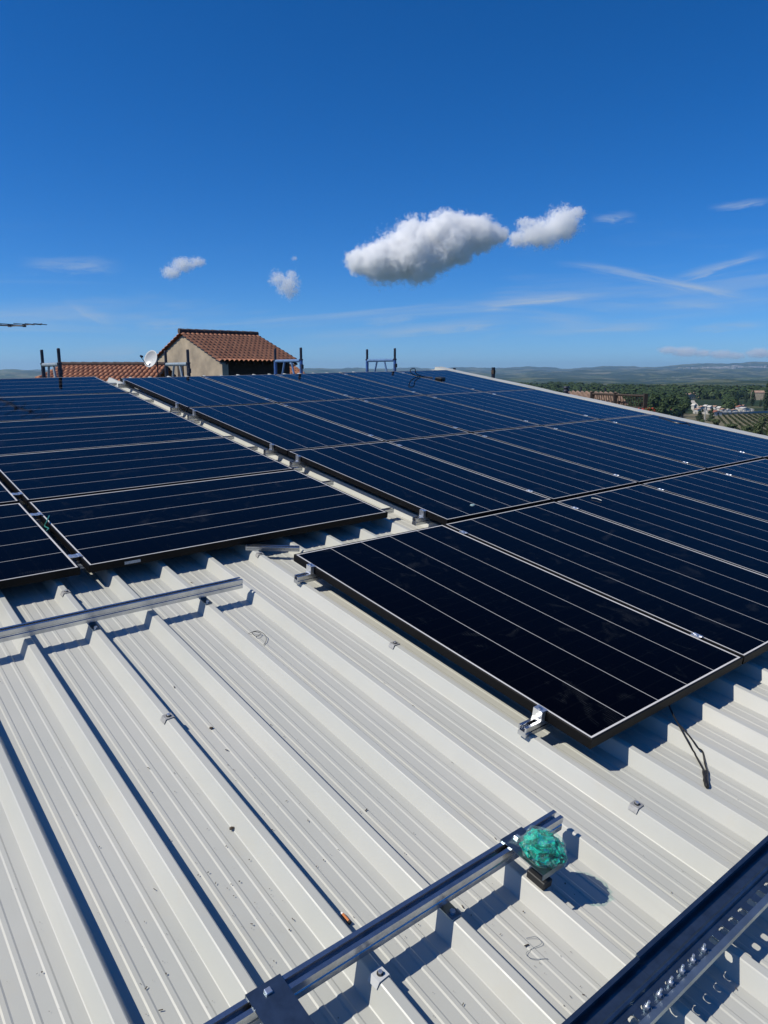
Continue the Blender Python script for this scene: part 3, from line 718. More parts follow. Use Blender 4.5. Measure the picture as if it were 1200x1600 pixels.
# ================================================================ SCAFFOLD FRAMES BEHIND THE ROOF EDGE
Udir = Vector((W[0][1], W[1][1], 0)).normalized()
def horiz_on(px, py, ry):
    """point on the pixel's ray above roof row y = ry"""
    d = W.transposed() @ ray(px, py); return CAM + ray(px, py) * ((ry - C_ROOF.y) / d.y)
def beyond_verge(px, py, rx):
    d = W.transposed() @ ray(px, py); return CAM + ray(px, py) * ((rx - C_ROOF.x) / d.x)
def scaffold(px, py, ry, label, mp_, ml):
    top = horiz_on(px, py, ry); r = empty('scaffold_frame', Matrix.Translation((top.x, top.y, 0)) @ Matrix.Rotation(math.atan2(Udir.y, Udir.x), 4, 'Z'), label, 'scaffolding', 'scaffold frames behind the roof edge')
    H = top.z; Wd = .72
    for x in (0, Wd):
        MB().tube([(x, 0, 0), (x, 0, H - .17)], .024, 12).build('post', mp_, r)
        MB().tube([(x, 0, H - .18), (x, 0, H - .165), (x, 0, H - .160), (x, 0, H - .01), (x, 0, H)], [.030, .030, .019, .019, .015], 12).build('spigot', M_DARKSTEEL, r)
    zl = H - .185
    MB().tube([(.024, 0, zl), (Wd - .024, 0, zl)], .0235, 12).build('top_bar', ml, r)
    for s in (-1, 1):
        xm = Wd / 2
        MB().tube([(xm + s * .10, 0, zl - .02), (xm + s * .24, 0, zl - .42)], .015, 10).build('brace', ml, r)
    for zz_ in (zl - .5, zl - 2.5, zl - 4.5): MB().tube([(.024, 0, zz_), (Wd - .024, 0, zz_)], .018, 10).build('rung', ml, r)
    MB().box(-.04, -.02, -.02, .02, H - .30, H - .24, bev=.004).build('wedge_lock', M_DARKSTEEL, r)
scaffold(91, 544, 6.2, 'scaffold frame left of the tiled roofs, leftmost of the four', M_DARKSTEEL, M_GREYPAINT)
scaffold(293, 546, 6.2, 'scaffold frame in front of the tan gable wall, by the satellite dish', M_DARKSTEEL, M_GREYPAINT)
M_BLUE2 = mat('faded blue paint', (.12, .22, .40), .45, 0, .3, 18)
scaffold(470, 543, 6.2, 'blue scaffold frame in front of the tiled roof\'s right end', M_BLUEPAINT, M_BLUE2)
scaffold(617, 544, 6.2, 'blue scaffold frame against the open sky, rightmost of the four', M_BLUEPAINT, M_BLUE2)
for (px, py, wd, Y, lab) in ((710, 575, .03, 10.6, 'short dark post stub at the roof\'s top corner'), (771, 574, .035, 10.4, 'dark upright post behind the verge flashing')):
    t_ = horiz_on(px, py, 6.15) if px < 740 else beyond_verge(px, py, 5.72); r = empty('post_stub', Matrix.Translation((t_.x, t_.y, 0)), lab, 'post')
    MB().tube([(0, 0, 0), (0, 0, t_.z - .04), (0, 0, t_.z)], [wd * .8, wd * .8, wd * .8], 10).build('post', M_DARKSTEEL, r)
    MB().tube([(0, 0, t_.z - .10), (0, 0, t_.z - .04)], wd * .95, 10).build('collar', M_BARK, r)

# ================================================================ TERRAIN
PROF = [(0, 12), (60, 13), (150, 19), (230, 22), (320, 23.4), (400, 24.8), (520, 27.0), (1000, 34), (2200, 46), (4500, 54), (8000, 40), (11500, 5), (16000, -105), (17500, -90), (21000, 60), (24000, 90)]
def terr(x, y):
    r = math.hypot(x, y); i = 0
    while i < len(PROF) - 2 and PROF[i + 1][0] < r: i += 1
    (r0, h0), (r1, h1) = PROF[i], PROF[i + 1]; t = min(max((r - r0) / (r1 - r0), 0), 1); h = 12.0 - (h0 + (h1 - h0) * t)
    if r > 420:
        k = min((r - 420) / 2500, 1); k2 = min((r - 420) / 12000, 1)
        h += mnoise.fractal(Vector((x / 900, y / 900, 3)), 1.0, 2.1, 4) * (12 * k + 60 * k2)
        h += mnoise.noise(Vector((x / 3800, y / 3800, 7))) * 45 * k2
    if r > 12000:      # ridge rises towards the right, drops to the left
        a = math.atan2(x, y); k = min((r - 12000) / 3500, 1) * (1 if r < 17500 else max(0, 1 - (r - 17500) / 3000))
        h += k * (-10 + 75 * math.exp(-((a - .46) / .075) ** 2) + 16 * math.tanh((a - .25) * 6) + 12 * mnoise.fractal(Vector((a * 16, 0, 2)), 1.0, 2, 5) - (45 if a < -.25 else 0))
    # wooded knoll in the middle distance
    kx, ky = 1640, 3550
    h += 34 * math.exp(-(((x - kx) / 190) ** 2 + ((y - ky) / 300) ** 2))
    return h
NA, NR = 900, 190
mb = MB(); rad = [6 * (24000 / 6) ** (j / (NR - 1)) for j in range(NR)]
angs = []
for i in range(NA):
    t = i / NA
    angs.append(t)
# finer steps in the half of the compass that the photo looks into
angs = [(-.75 + 1.5 * i / 620) for i in range(620)] + [(.75 + (2 * math.pi - 1.5) * i / 180) for i in range(180)]
NA = len(angs)
mb.v = [(r * math.sin(a), r * math.cos(a), terr(r * math.sin(a), r * math.cos(a))) for r in rad for a in angs]
mb.f = [(j * NA + i, j * NA + (i + 1) % NA, (j + 1) * NA + (i + 1) % NA, (j + 1) * NA + i) for j in range(NR - 1) for i in range(NA)]
mb.v.append((0, 0, 0)); c_ = len(mb.v) - 1; mb.f += [(c_, (i + 1) % NA, i) for i in range(NA)]
def ground_mat():
    m = bpy.data.materials.new('wooded hills and fields'); m.use_nodes = True; n = N(m.node_tree); p = m.node_tree.nodes['Principled BSDF']
    t = n.new('ShaderNodeTexCoord').outputs['Object']; flat = n.vm('MULTIPLY', t, (1, 1, .0))
    f1 = n.noise(flat, .0022, 8, .62, .6)
    wood = n.mix(n.noise(flat, .03, 6, .7), (.012, .028, .014), (.034, .055, .025))
    vo = n.new('ShaderNodeTexVoronoi'); n.link(flat, vo.inputs['Vector']); vo.inputs['Scale'].default_value = .0045
    fld = n.mix(n.new('ShaderNodeSeparateColor').outputs[0] if False else vo.outputs['Color'], (.10, .12, .045), (.22, .18, .10))
    sc_ = n.new('ShaderNodeSeparateColor'); n.link(vo.outputs['Color'], sc_.inputs[0])
    fld = n.mix(sc_.outputs[0], (.065, .09, .04), (.17, .15, .09)); fld = n.mix(n.m('MULTIPLY', sc_.outputs[1], .4), fld, (.06, .09, .035))
    c = n.mix(n.maprange(f1, .49, .56, 0, 1), wood, fld)
    # woodland texture: darker gaps between crowns
    v2 = n.new('ShaderNodeTexVoronoi'); n.link(flat, v2.inputs['Vector']); v2.inputs['Scale'].default_value = .07
    # scattered pale hamlets far off
    v3 = n.new('ShaderNodeTexVoronoi'); n.link(flat, v3.inputs['Vector']); v3.inputs['Scale'].default_value = .012
    town = n.m('MULTIPLY', n.maprange(v3.outputs['Distance'], .12, .2, 1, 0), n.maprange(n.noise(flat, .00055, 4, .6), .52, .6))
    far = n.maprange(n.vm('LENGTH', flat), 2500, 5500)
    c = n.mix(n.m('MULTIPLY', n.m('MULTIPLY', town, far), .8), c, (.52, .46, .38))
    n.link(c, p.inputs['Base Color']); p.inputs['Roughness'].default_value = .95; p.inputs['Specular IOR Level'].default_value = .1
    b = n.new('ShaderNodeBump'); b.inputs['Strength'].default_value = 1.0; b.inputs['Distance'].default_value = 9.0
    n.link(n.m('ADD', n.m('MULTIPLY', v2.outputs['Distance'], -.6), n.m('MULTIPLY', n.noise(flat, .008, 6, .7), 3.0)), b.inputs['Height']); n.link(b.outputs[0], p.inputs['Normal'])
    return m
g = mb.build('ground', ground_mat(), None, None, smooth=True); tag(g, None, None, None, 'structure')

def on_ground(px, py):
    d = ray(px, py); t = 30.0
    while t < 24000:
        q = CAM + d * t
        if q.z < terr(q.x, q.y): return Vector((q.x, q.y, terr(q.x, q.y)))
        t *= 1.004
    return CAM + d * t

# the vineyard field: earth sheet following the ground, vine rows as things
def field_sheet(poly_px, name, m, lift):
    P = [on_ground(*q) for q in poly_px]
    mb = MB(); n_ = 24
    for j in range(n_ + 1):
        for i in range(n_ + 1):
            u, v = i / n_, j / n_
            q = (P[0] * (1 - u) + P[1] * u) * (1 - v) + (P[3] * (1 - u) + P[2] * u) * v
            mb.v.append((q.x, q.y, terr(q.x, q.y) + lift))
    for j in range(n_):
        for i in range(n_):
            q = j * (n_ + 1) + i; mb.f.append((q, q + 1, q + n_ + 2, q + n_ + 1))
    return mb.build(name, m)
M_FIELD = mat('vineyard earth', (.16, .13, .07), .95, 0, .4, .08, col2=(.10, .10, .05))
tag(field_sheet([(1040, 672), (1260, 672), (1260, 647), (1050, 647)], 'vineyard_field', M_FIELD, .12), None, None, None, 'structure')
tag(field_sheet([(880, 664), (1042, 664), (1052, 650), (900, 650)], 'vineyard_field', M_FIELD, .16), None, None, None, 'structure')
def leaf_quads(mb, fn, n_, s0, s1):
    for _ in range(n_):
        c, nn = fn(); s = random.uniform(s0, s1)
        a = nn.cross(Vector((random.gauss(0, 1), random.gauss(0, 1), random.gauss(0, 1)))).normalized(); b = nn.cross(a).normalized()
        j = [random.uniform(.6, 1.2) for _ in range(5)]
        P = [c + (a * math.cos(k * 1.2566) + b * math.sin(k * 1.2566)) * s * j[k] for k in range(5)]
        mb.add(P, [(0, 1, 2, 3, 4)])
def vine_row(p0, p1, label):
    L = (p1 - p0).length; mb = MB(); d = (p1 - p0) / L
    o0 = p0.copy()
    def fn():
        t = random.random(); q = p0 + (p1 - p0) * t; z = terr(q.x, q.y) + .25 + random.random() * .9
        return Vector((q.x + random.gauss(0, .16), q.y, z)) - o0, Vector((random.gauss(0, 1), random.gauss(0, 1), random.gauss(0, 1) + .5)).normalized()
    leaf_quads(mb, fn, int(L * 5), .18, .34)
    r = empty('vine_row', Matrix.Translation(o0), label, 'vine row', 'rows of vines in the vineyard')
    mb.build('foliage', M_VINE, r)
    st = MB()
    for k in range(0, int(L), 8):
        q = p0 + d * k; z = terr(q.x, q.y) - o0.z; st.tube([(q.x - o0.x, q.y - o0.y, z - .2), (q.x - o0.x, q.y - o0.y, z + 1.5)], .06, 4)
    st.build('stakes', M_BARK, r)
words = ['leftmost', 'second', 'third', 'fourth', 'fifth', 'sixth', 'seventh', 'eighth', 'ninth', 'tenth', 'eleventh', 'twelfth', 'thirteenth', 'fourteenth', 'fifteenth', 'sixteenth', 'seventeenth', 'eighteenth', 'nineteenth', 'twentieth']
base_x = on_ground(1057, 668)
for k in range(18):
    x0 = base_x.x + k * 3.35; y0 = 262 + k * 1.5
    p0 = Vector((x0 - (300 - y0) * .42 + 13, y0, 0)); L = 150
    # clip at the cemetery wall in front (px y about 648)
    far = on_ground(600 + p0.x / p0.y * F_PX + 10, 648 if k > 1 else 645)
    y1 = far.y - 4; p1 = Vector((p0.x + (y1 - y0) * .42, y1, 0))
    p0.z = terr(p0.x, p0.y); p1.z = terr(p1.x, p1.y)
    vine_row(p0, p1, 'dark row of vines below the white cemetery, %s from the left' % words[k])
for k in range(6):
    a, b = on_ground(916 + k * 17 + 4, 664), on_ground(925 + k * 17, 651)
    vine_row(a, b, 'short row of vines beside the leafy wood, %s from the left' % words[k])

# ================================================================ TREES
def tree(px, py, h, wd, kind, label, cat='tree', group='trees beyond the roof', name=None, dist=None):
    p = on_ground(px, py) if dist is None else None
    if dist is not None:
        q = at(px, py, dist); p = Vector((q.x, q.y, terr(q.x, q.y)))
    r = empty(name or {'cypress': 'cypress_tree', 'round': 'broadleaf_tree', 'pine': 'pine_tree', 'bush': 'leafy_bush'}[kind], Matrix.Translation(p), label, cat, group)
    mb = MB(); tr = MB()
    tr.tube([(0, 0, -.5), (0.05 * h * random.uniform(-1, 1) * .3, 0, h * .3), (0, 0, h * .7)], [h * .03, h * .022, h * .006], 7)
    lobes = []
    if kind == 'cypress':
        for k in range(9): t = k / 8; lobes.append((Vector((random.gauss(0, wd * .05), random.gauss(0, wd * .05), h * (.12 + .82 * t))), Vector((wd * .5 * math.sin(math.pi * (.25 + .72 * t)) + .1, wd * .5 * math.sin(math.pi * (.25 + .72 * t)) + .1, h * .12))))
    elif kind == 'pine':
        for k in range(8): t = k / 7; lobes.append((Vector((random.gauss(0, wd * .1), random.gauss(0, wd * .1), h * (.15 + .75 * t))), Vector((wd * .5 * (1.05 - t * .8), wd * .5 * (1.05 - t * .8), h * .13))))
    else:
        for k in range(9):
            a = random.uniform(0, 6.28); rr = random.uniform(0, wd * .3)
            lobes.append((Vector((rr * math.cos(a), rr * math.sin(a), h * random.uniform(.3 if kind == 'round' else .2, .8))), Vector((wd * random.uniform(.16, .26), wd * random.uniform(.16, .26), h * random.uniform(.14, .22)))))
            tr.tube([(0, 0, h * .25), lobes[-1][0]], [h * .012, h * .004], 5)
    def fn():
        c, rr = random.choice(lobes); v = Vector((random.gauss(0, 1), random.gauss(0, 1), random.gauss(0, 1))).normalized() * random.uniform(.55, 1.05)
        return c + Vector((v.x * rr.x, v.y * rr.y, v.z * rr.z)), (v.normalized() + Vector((0, 0, .5))).normalized()
    ls = (h * .02 + wd * .035)
    leaf_quads(mb, fn, 900, ls * .6, ls * 1.2)
    mb.build('crown', {'cypress': M_LEAFD, 'pine': M_LEAFD, 'round': M_LEAF, 'bush': M_LEAFL}[kind], r); tr.build('trunk', M_BARK, r)
def m_at(px0, px1, py):           # metres across between two pixels at the ground seen at py
    p = on_ground((px0 + px1) / 2, py); return (px1 - px0) / F_PX * p.y
def by_px(px, pytop, pybot, wpx, kind, label, **k):
    p = on_ground(px, pybot); s = p.y / F_PX; tree(px, pybot, (pybot - pytop) * s, wpx * s, kind, label, **k)
by_px(1144, 612, 636, 16, 'pine', 'broad dark conifer behind the cemetery chapels')
by_px(1175, 610, 634, 10, 'cypress', 'dark cypress behind the cemetery\'s right half')
by_px(1196, 598, 642, 12, 'cypress', 'tallest dark cypress at the photo\'s right border')
by_px(1165, 613, 630, 6, 'cypress', 'small slim cypress between two larger ones')
by_px(1188, 624, 636, 5, 'cypress', 'lowest slim cypress left of the tallest one')
by_px(1094, 640, 658, 14, 'pine', 'dark tree left of the utility pole in the vineyard')
by_px(1110, 638, 659, 13, 'pine', 'dark tree right of the utility pole in the vineyard')
by_px(1079, 611, 620, 9, 'pine', 'dark round tree above the brown village roofs')
bl = ['at the verge below the two dark trees', 'below the vineyard\'s middle', 'below the vineyard\'s right part', 'low by the right border', 'at the right border', 'behind the others near the right border', 'left below the vineyard', 'over the flashing at far right']
for k, (px, t_, b_, wpx) in enumerate(((1120, 655, 664, 22), (1143, 662, 672, 26), (1166, 664, 677, 24), (1186, 661, 679, 24), (1203, 655, 681, 26), (1192, 650, 664, 20), (1098, 654, 661, 18), (1212, 672, 690, 26))):
    by_px(px, t_ - 1, b_ + 3, wpx, 'bush', 'leafy green bush %s' % bl[k], cat='bush', group='bushes between the roof and the vineyard')
# roadside wood of individual crowns left of the vineyard
wl = 0
for k, (px, t_, b_, wpx) in enumerate(((1020, 612, 650, 34), (1046, 618, 651, 32), (1066, 622, 652, 26), (1000, 620, 656, 28), (1034, 626, 656, 26), (985, 616, 640, 30), (1056, 634, 653, 20))):
    by_px(px, t_, b_, wpx, 'round', 'broadleaf tree in the clump left of the cemetery, %s' % ['its tall middle one', 'right of the tallest', 'right end of the clump', 'in front of the railing\'s right end', 'low in front', 'behind the railing', 'lowest by the vineyard corner'][k])
# woods that read as one mass
def woodland(name, spots, size, m, quads):
    mb = MB()
    for (x, y) in spots:
        z = terr(x, y); s = size * random.uniform(.6, 1.4) * min(1.3, max(.6, math.hypot(x, y) / 900))
        for _ in range(quads):
            v = Vector((random.gauss(0, 1), random.gauss(0, 1), random.gauss(0, 1))).normalized()
            c = Vector((x + v.x * s, y + v.y * s, z + s * .9 + v.z * s * .95)); nn = (v + Vector((0, 0, .4))).normalized()
            a = nn.cross(Vector((random.gauss(0, 1), random.gauss(0, 1), random.gauss(0, 1)))).normalized(); b = nn.cross(a).normalized(); q = s * random.uniform(.16, .36)
            mb.add([c + a * q, c + b * q, c - a * q, c - b * q], [(0, 1, 2, 3)])
    return tag(mb.build(name, m), 'mass of dense wood covering the middle distance', None, None, 'stuff')
spots = []
while len(spots) < 2400:
    a = random.uniform(.16, .60); r_ = 430 * (1500 / 430) ** random.random()
    x, y = r_ * math.sin(a), r_ * math.cos(a)
    px = 600 + x / y * F_PX
    if r_ < 560 and 1060 < px: continue
    if mnoise.noise(Vector((x / 260, y / 260, 4))) < -.22 and r_ > 650: continue
    if 1066 < px < 1130 and 560 < r_ < 1010: continue
    if 1140 < px and 560 < r_ < 960: continue
    spots.append((x, y))
woodland('woodland', spots, 5.0, M_LEAF, 85)

# ================================================================ CEMETERY, VILLAGE
def small_house(px, py, Y, wd, dp, h, rise, rot, mw_, mr, name, label, cat, group, win=True):
    if Y is None: p = on_ground(px, py)
    else: q = at(px, py, Y); p = Vector((q.x, q.y, terr(q.x, q.y)))
    r = empty(name, Matrix.Translation(p) @ Matrix.Rotation(rot, 4, 'Z'), label, cat, group)
    a, b = wd / 2, dp / 2
    mb = MB(); mb.v = [(-a, -b, -2), (a, -b, -2), (a, b, -2), (-a, b, -2), (-a, -b, h), (a, -b, h), (a, b, h), (-a, b, h), (0, -b, h + rise), (0, b, h + rise)]
    mb.f = [(0, 1, 5, 8, 4), (1, 2, 6, 5), (2, 3, 7, 9, 6), (3, 0, 4, 7)]; mb.build('wall', mw_, r)
    o = .35; k = rise / a; mb = MB(); t = .22
    for s in (-1, 1):
        mb.extrude([(0, h + rise + .04), (s * (a + o), h - o * k + .04), (s * (a + o), h - o * k + .04 + t), (0, h + rise + .04 + t)], (0, -b - o, 0), (1, 0, 0), (0, 0, 1), (0, 1, 0), dp + 2 * o)
    mb.build('roof', mr, r)
    if win:
        n_ = max(1, int(wd / 2.6))
        for i in range(n_):
            x = -a + wd * (i + .5) / n_; mb = MB().box(x - .45, x + .45, -b - .04, -b + .02, h * .45, h * .45 + 1.1); mb.build('window', M_GLASSDARK, r)
    return r
chap = [(1084, 640, 2.5, 4.5, 0), (1090, 644, 3, 2.6, 1), (1096, 641, 3.2, 3.2, 1), (1103, 640, 3, 3.6, 0), (1109, 641, 2.6, 3.4, 0), (1113, 646, 4.5, 2.8, 1), (1118, 650, 5, 3.4, 2), (1117, 640, 3, 3, 1), (1124, 642, 2.4, 3.2, 0), (1129, 645, 3, 3, 1), (1134, 641, 4, 3.2, 0), (1137, 645, 3.2, 2.6, 0), (1141, 642, 3, 2.4, 1), (1146, 640, 4.4, 3.2, 0), (1151, 639, 4.6, 4, 2), (1156, 642, 4.6, 4, 2), (1162, 643, 5.2, 3, 0), (1147, 645, 3.4, 2.4, 1), (1159, 639, 3.6, 3.2, 1), (1169, 642, 4, 2, 0)]
cl = ['tall narrow one at the left end', 'low one at the front left', 'one near the left end with a darker roof', 'one left of the vineyard trees', 'slim one above the utility pole', 'low red roofed one above the vineyard', 'white one set lowest by the vineyard', 'small one behind the lowest', 'thin one left of the middle', 'low one at the middle front', 'broad one at the middle back', 'plain one at the middle', 'squat one right of the middle', 'broad one below the conifer', 'large red roofed one', 'large one right of the red roofed pair', 'long white one near the right end', 'low front one right of the middle', 'back one by the right end', 'low wall-like one at the right end']
for k, (px, py, wd, h, rk) in enumerate(chap):
    small_house(px, py, None, wd, wd * 1.1, h * .7, h * .22, R(random.uniform(-25, 25)), [M_WHITEWALL, M_STEELWHITE][k % 2], [M_WHITEWALL, M_BROWNROOF, M_REDROOF][rk], 'burial_chapel', 'white cemetery chapel above the vineyard, %s' % cl[k], 'chapel', 'white burial chapels in the cemetery', win=(k % 3 == 0))
tb = MB()
for k in range(90):
    px, py = random.uniform(1084, 1176), random.uniform(640, 646.5); p = on_ground(px, py); s = random.uniform(.4, .9)
    tb.box(p.x - s, p.x + s, p.y - s, p.y + s, p.z - .3, p.z + random.uniform(.6, 1.7))
tag(tb.build('tombstones', M_WHITEWALL), 'crowd of small white tombstones among the chapels', None, None, 'stuff')
# cemetery wall
pts = [on_ground(px, py) for px, py in ((1083, 646), (1100, 647.5), (1120, 649), (1150, 647.5), (1180, 646), (1215, 645))]
mb = MB()
for a, b in zip(pts[:-1], pts[1:]):
    d = (b - a).normalized(); nn = Vector((-d.y, d.x, 0)) * .2
    mb.v += [tuple(a - nn - pts[0] + Vector((0, 0, -1))), tuple(b - nn - pts[0] + Vector((0, 0, -1))), tuple(b + nn - pts[0] + Vector((0, 0, -1))), tuple(a + nn - pts[0] + Vector((0, 0, -1)))]
    mb.v += [tuple(a - nn - pts[0] + Vector((0, 0, 1.5))), tuple(b - nn - pts[0] + Vector((0, 0, 1.5))), tuple(b + nn - pts[0] + Vector((0, 0, 1.5))), tuple(a + nn - pts[0] + Vector((0, 0, 1.5)))]
    q = len(mb.v) - 8; mb.f += [(q, q + 1, q + 5, q + 4), (q + 1, q + 2, q + 6, q + 5), (q + 2, q + 3, q + 7, q + 6), (q + 3, q, q + 4, q + 7), (q + 4, q + 5, q + 6, q + 7)]
tag(mb.build('cemetery_wall', M_CONC, None, Matrix.Translation(pts[0])), 'long low wall between the cemetery and the vineyard', 'wall')
vh = [(1075, 624, 14, 3.5, 'leftmost brown roofed house'), (1086, 622, 16, 4, 'second brown roofed house'), (1098, 623, 18, 4, 'broad brown roofed house in the middle'), (1109, 622, 14, 4, 'brown roofed house right of the middle'), (1119, 621, 12, 3.5, 'small house at the right end'),]
for k, (px, py, wd, h, lb) in enumerate(vh):
    small_house(px, py, None, wd * 1.25, 15, h * 1.25, 2.8, R(random.choice((80, 95, 70, 10))), M_RENDER, M_BROWNROOF, 'village_house', 'village house above the cemetery, %s' % lb, 'house', 'village houses among the trees')
for k, (px, py, wd, h, lb) in enumerate(((1154, 621, 15, 5, 'grey and white one behind the conifer'), (1168, 620, 14, 6.5, 'two storey one behind the slim cypress'), (1183, 625, 12, 7.5, 'tan one left of the tallest cypress'), (1206, 622, 14, 6, 'cut off by the right border'))):
    small_house(px, py, None, wd * 1.15, 13, h * 1.2, 2.2, R(random.uniform(60, 110)), [M_CONC, M_WHITEWALL, M_RENDER, M_WHITEWALL][k], [M_REDROOF, M_BROWNROOF, M_BROWNROOF, M_REDROOF][k], 'village_house', 'village house at the far right, %s' % lb, 'house', 'village houses among the trees')
small_house(1097, 608.5, None, 16, 14, 5, 2, R(80), M_RENDER, M_BROWNROOF, 'farm_house', 'lone pale farmhouse in the woods above the village', 'house', None)
# road down to the cemetery
pts = [on_ground(px, py) for px, py in ((1082, 626), (1083, 629), (1086, 632), (1088, 636), (1087, 640))]
mb = MB()
for p in pts: mb.v += [(p.x - 2.2, p.y, terr(p.x - 2.2, p.y) + .35), (p.x + 2.2, p.y, terr(p.x + 2.2, p.y) + .35)]
mb.f = [(2 * k, 2 * k + 1, 2 * k + 3, 2 * k + 2) for k in range(len(pts) - 1)]
tag(mb.build('road', mat('pale gravel', (.42, .38, .32), .95)), None, None, None, 'structure')
# far white town under the mountain
mb = MB()
for k in range(260):
    px = random.choice((random.uniform(1060, 1115), random.uniform(1100, 1200), random.gauss(1120, 12))); Y = random.uniform(11800, 12800)
    q = at(px, 577, Y); z = terr(q.x, q.y); s = random.uniform(9, 24); h = random.uniform(8, 16)
    mb.box(q.x - s, q.x + s, q.y - 8, q.y + 8, z - 4, z + h)
tag(mb.build('distant_town', mat('pale town walls', (.55, .50, .44), .9)), 'pale specks of a distant town under the mountain', None, None, 'stuff')
# utility poles
for (px, pt, pb, lab) in ((1101, 639, 657, 'utility pole between two dark trees in the vineyard'),):
    p = on_ground(px, pb); s = p.y / F_PX; r = empty('utility_pole', Matrix.Translation(p), lab, 'utility pole'); h = (pb - pt) * s
    MB().tube([(0, 0, -.5), (0, 0, h)], [.30, .22], 8).build('pole', mat('grey concrete', (.42, .42, .40), .9), r); MB().box(-.9, .9, -.08, .08, h - .7, h - .5).build('crossarm', M_DARKSTEEL, r)

# ================================================================ NEIGHBOUR HOUSE, ROOFS, DISH, ANTENNA
def tiled_slope(P00, P10, P01, P11, tw=.20, th=.33, amp=.035, name='roof_tiles', parent=None, mw=None, INVM=None):
    """corrugated clay tile slope; P00-P10 the eave, P01-P11 the ridge"""
    e = (P10 - P00).length; s = ((P01 - P00).length + (P11 - P10).length) / 2
    e = max(e, (P11 - P01).length)
    nc = max(2, round(e / tw)); nr = max(2, round(s / th)); nn = (P10 - P00).cross(P01 - P00).normalized()
    if nn.z < 0: nn = -nn
    sub = 8; vs = []; uv = []; fs = []
    rows = []
    for j in range(nr):
        for jj in (0, 1):
            v = (j + jj) / nr; lift = .045 if jj == 0 else .0
            row = []
            for i in range(nc * sub + 1):
                u = i / (nc * sub); c = (P00 * (1 - u) + P10 * u) * (1 - v) + (P01 * (1 - u) + P11 * u) * v
                ph = (i % sub) / sub; wv = abs(math.sin(math.pi * ph)) ** .8
                row.append(len(vs)); vs.append(c + nn * (amp * 2 * wv + lift + .004 * random.random())); uv.append((i / sub, v * nr + (.01 if jj == 0 else -.01)))
            rows.append(row)
    for j in range(len(rows) - 1):
        for i in range(nc * sub): fs.append((rows[j][i], rows[j][i + 1], rows[j + 1][i + 1], rows[j + 1][i]))
    me = bpy.data.meshes.new(name); me.from_pydata([tuple(v) for v in vs], [], fs)
    ul = me.uv_layers.new(name='UVMap')
    for p_ in me.polygons:
        cu = sum(uv[i][0] for i in p_.vertices) / 4; cv = sum(uv[i][1] for i in p_.vertices) / 4
        for li in p_.loop_indices: ul.data[li].uv = (cu, cv)
    me.materials.append(M_TILE); me.shade_smooth(); o = bpy.data.objects.new(name, me); COL.objects.link(o)
    if parent is not None: o.parent = parent; o.matrix_parent_inverse = parent.matrix_world.inverted()
    return o
def house_part(mb, name, m, parent):
    o = mb.build(name, m); o.parent = parent; o.matrix_parent_inverse = parent.matrix_world.inverted(); return o
def ridge_caps(parent, a, b, r=.10, name='ridge_tiles'):
    mb = MB(); L = (b - a).length; n_ = max(1, round(L / .36)); d = (b - a) / n_
    for k in range(n_): p0 = a + d * k; mb.tube([p0 - d * .08, p0 + d * .98], [r * 1.12, r * .95], 10)
    return house_part(mb, name, M_RIDGE, parent)

A = at(285, 522, 30.0); B = at(403, 525, 32.2)
rd = Vector((B.x - A.x, B.y - A.y, 0)).normalized(); pd = Vector((rd.y, -rd.x, 0)); zr = (A.z + B.z) / 2; A.z = B.z = zr
ER, EL = 3.35, 3.1; drop = at(340, 566, 27.5).z - zr
hs = empty('neighbour_house', Matrix.Translation((A.x, A.y, 0)), 'tan rendered house gable with a red clay tile roof beyond the panels', 'house')
eR0, eR1 = A + pd * ER + Vector((0, 0, drop)), B + pd * ER + Vector((0, 0, drop)); eL0, eL1 = A - pd * EL + Vector((0, 0, drop * EL / ER)), B - pd * EL + Vector((0, 0, drop * EL / ER))
ov = -rd * .12
tiled_slope(eR0 + ov, eR1, A + ov, B, parent=hs); tiled_slope(eL0 + ov, eL1, A + ov, B, parent=hs)
ridge_caps(hs, A + ov + Vector((0, 0, .10)), B + Vector((0, 0, .10)))
dn = Vector((0, 0, -.05)); zf = -3
wr, wl_ = A + pd * (ER - .05) + Vector((0, 0, drop * (ER - .05) / ER)) + dn, A - pd * (EL - .35) + Vector((0, 0, drop * (EL - .35) / ER)) + dn
mb = MB(); t_ = rd * .25
G = [A + dn, wr, Vector((wr.x, wr.y, zf)), Vector((wl_.x, wl_.y, zf)), wl_]
mb.v = [tuple(p) for p in G] + [tuple(p + t_) for p in G]
mb.f = [(0, 1, 2, 3, 4), (9, 8, 7, 6, 5)] + [(k, (k + 1) % 5, (k + 1) % 5 + 5, k + 5) for k in range(5)]
house_part(mb, 'gable_wall', M_RENDER, hs)
# recessed side wall under the right eave; its dark timber colour paints in the roof's shade
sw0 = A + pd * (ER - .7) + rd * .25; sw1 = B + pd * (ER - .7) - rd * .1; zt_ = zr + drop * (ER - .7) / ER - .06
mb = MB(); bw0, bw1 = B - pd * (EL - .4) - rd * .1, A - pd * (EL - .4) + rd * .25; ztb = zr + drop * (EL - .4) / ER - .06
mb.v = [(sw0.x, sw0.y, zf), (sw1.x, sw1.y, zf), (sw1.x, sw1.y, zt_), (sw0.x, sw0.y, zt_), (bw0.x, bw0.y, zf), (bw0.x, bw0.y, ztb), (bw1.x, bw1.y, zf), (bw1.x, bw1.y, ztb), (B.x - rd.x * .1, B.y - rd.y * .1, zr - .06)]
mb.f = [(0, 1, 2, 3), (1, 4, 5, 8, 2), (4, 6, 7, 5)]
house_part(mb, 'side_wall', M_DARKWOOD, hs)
mb = MB(); n_ = 9
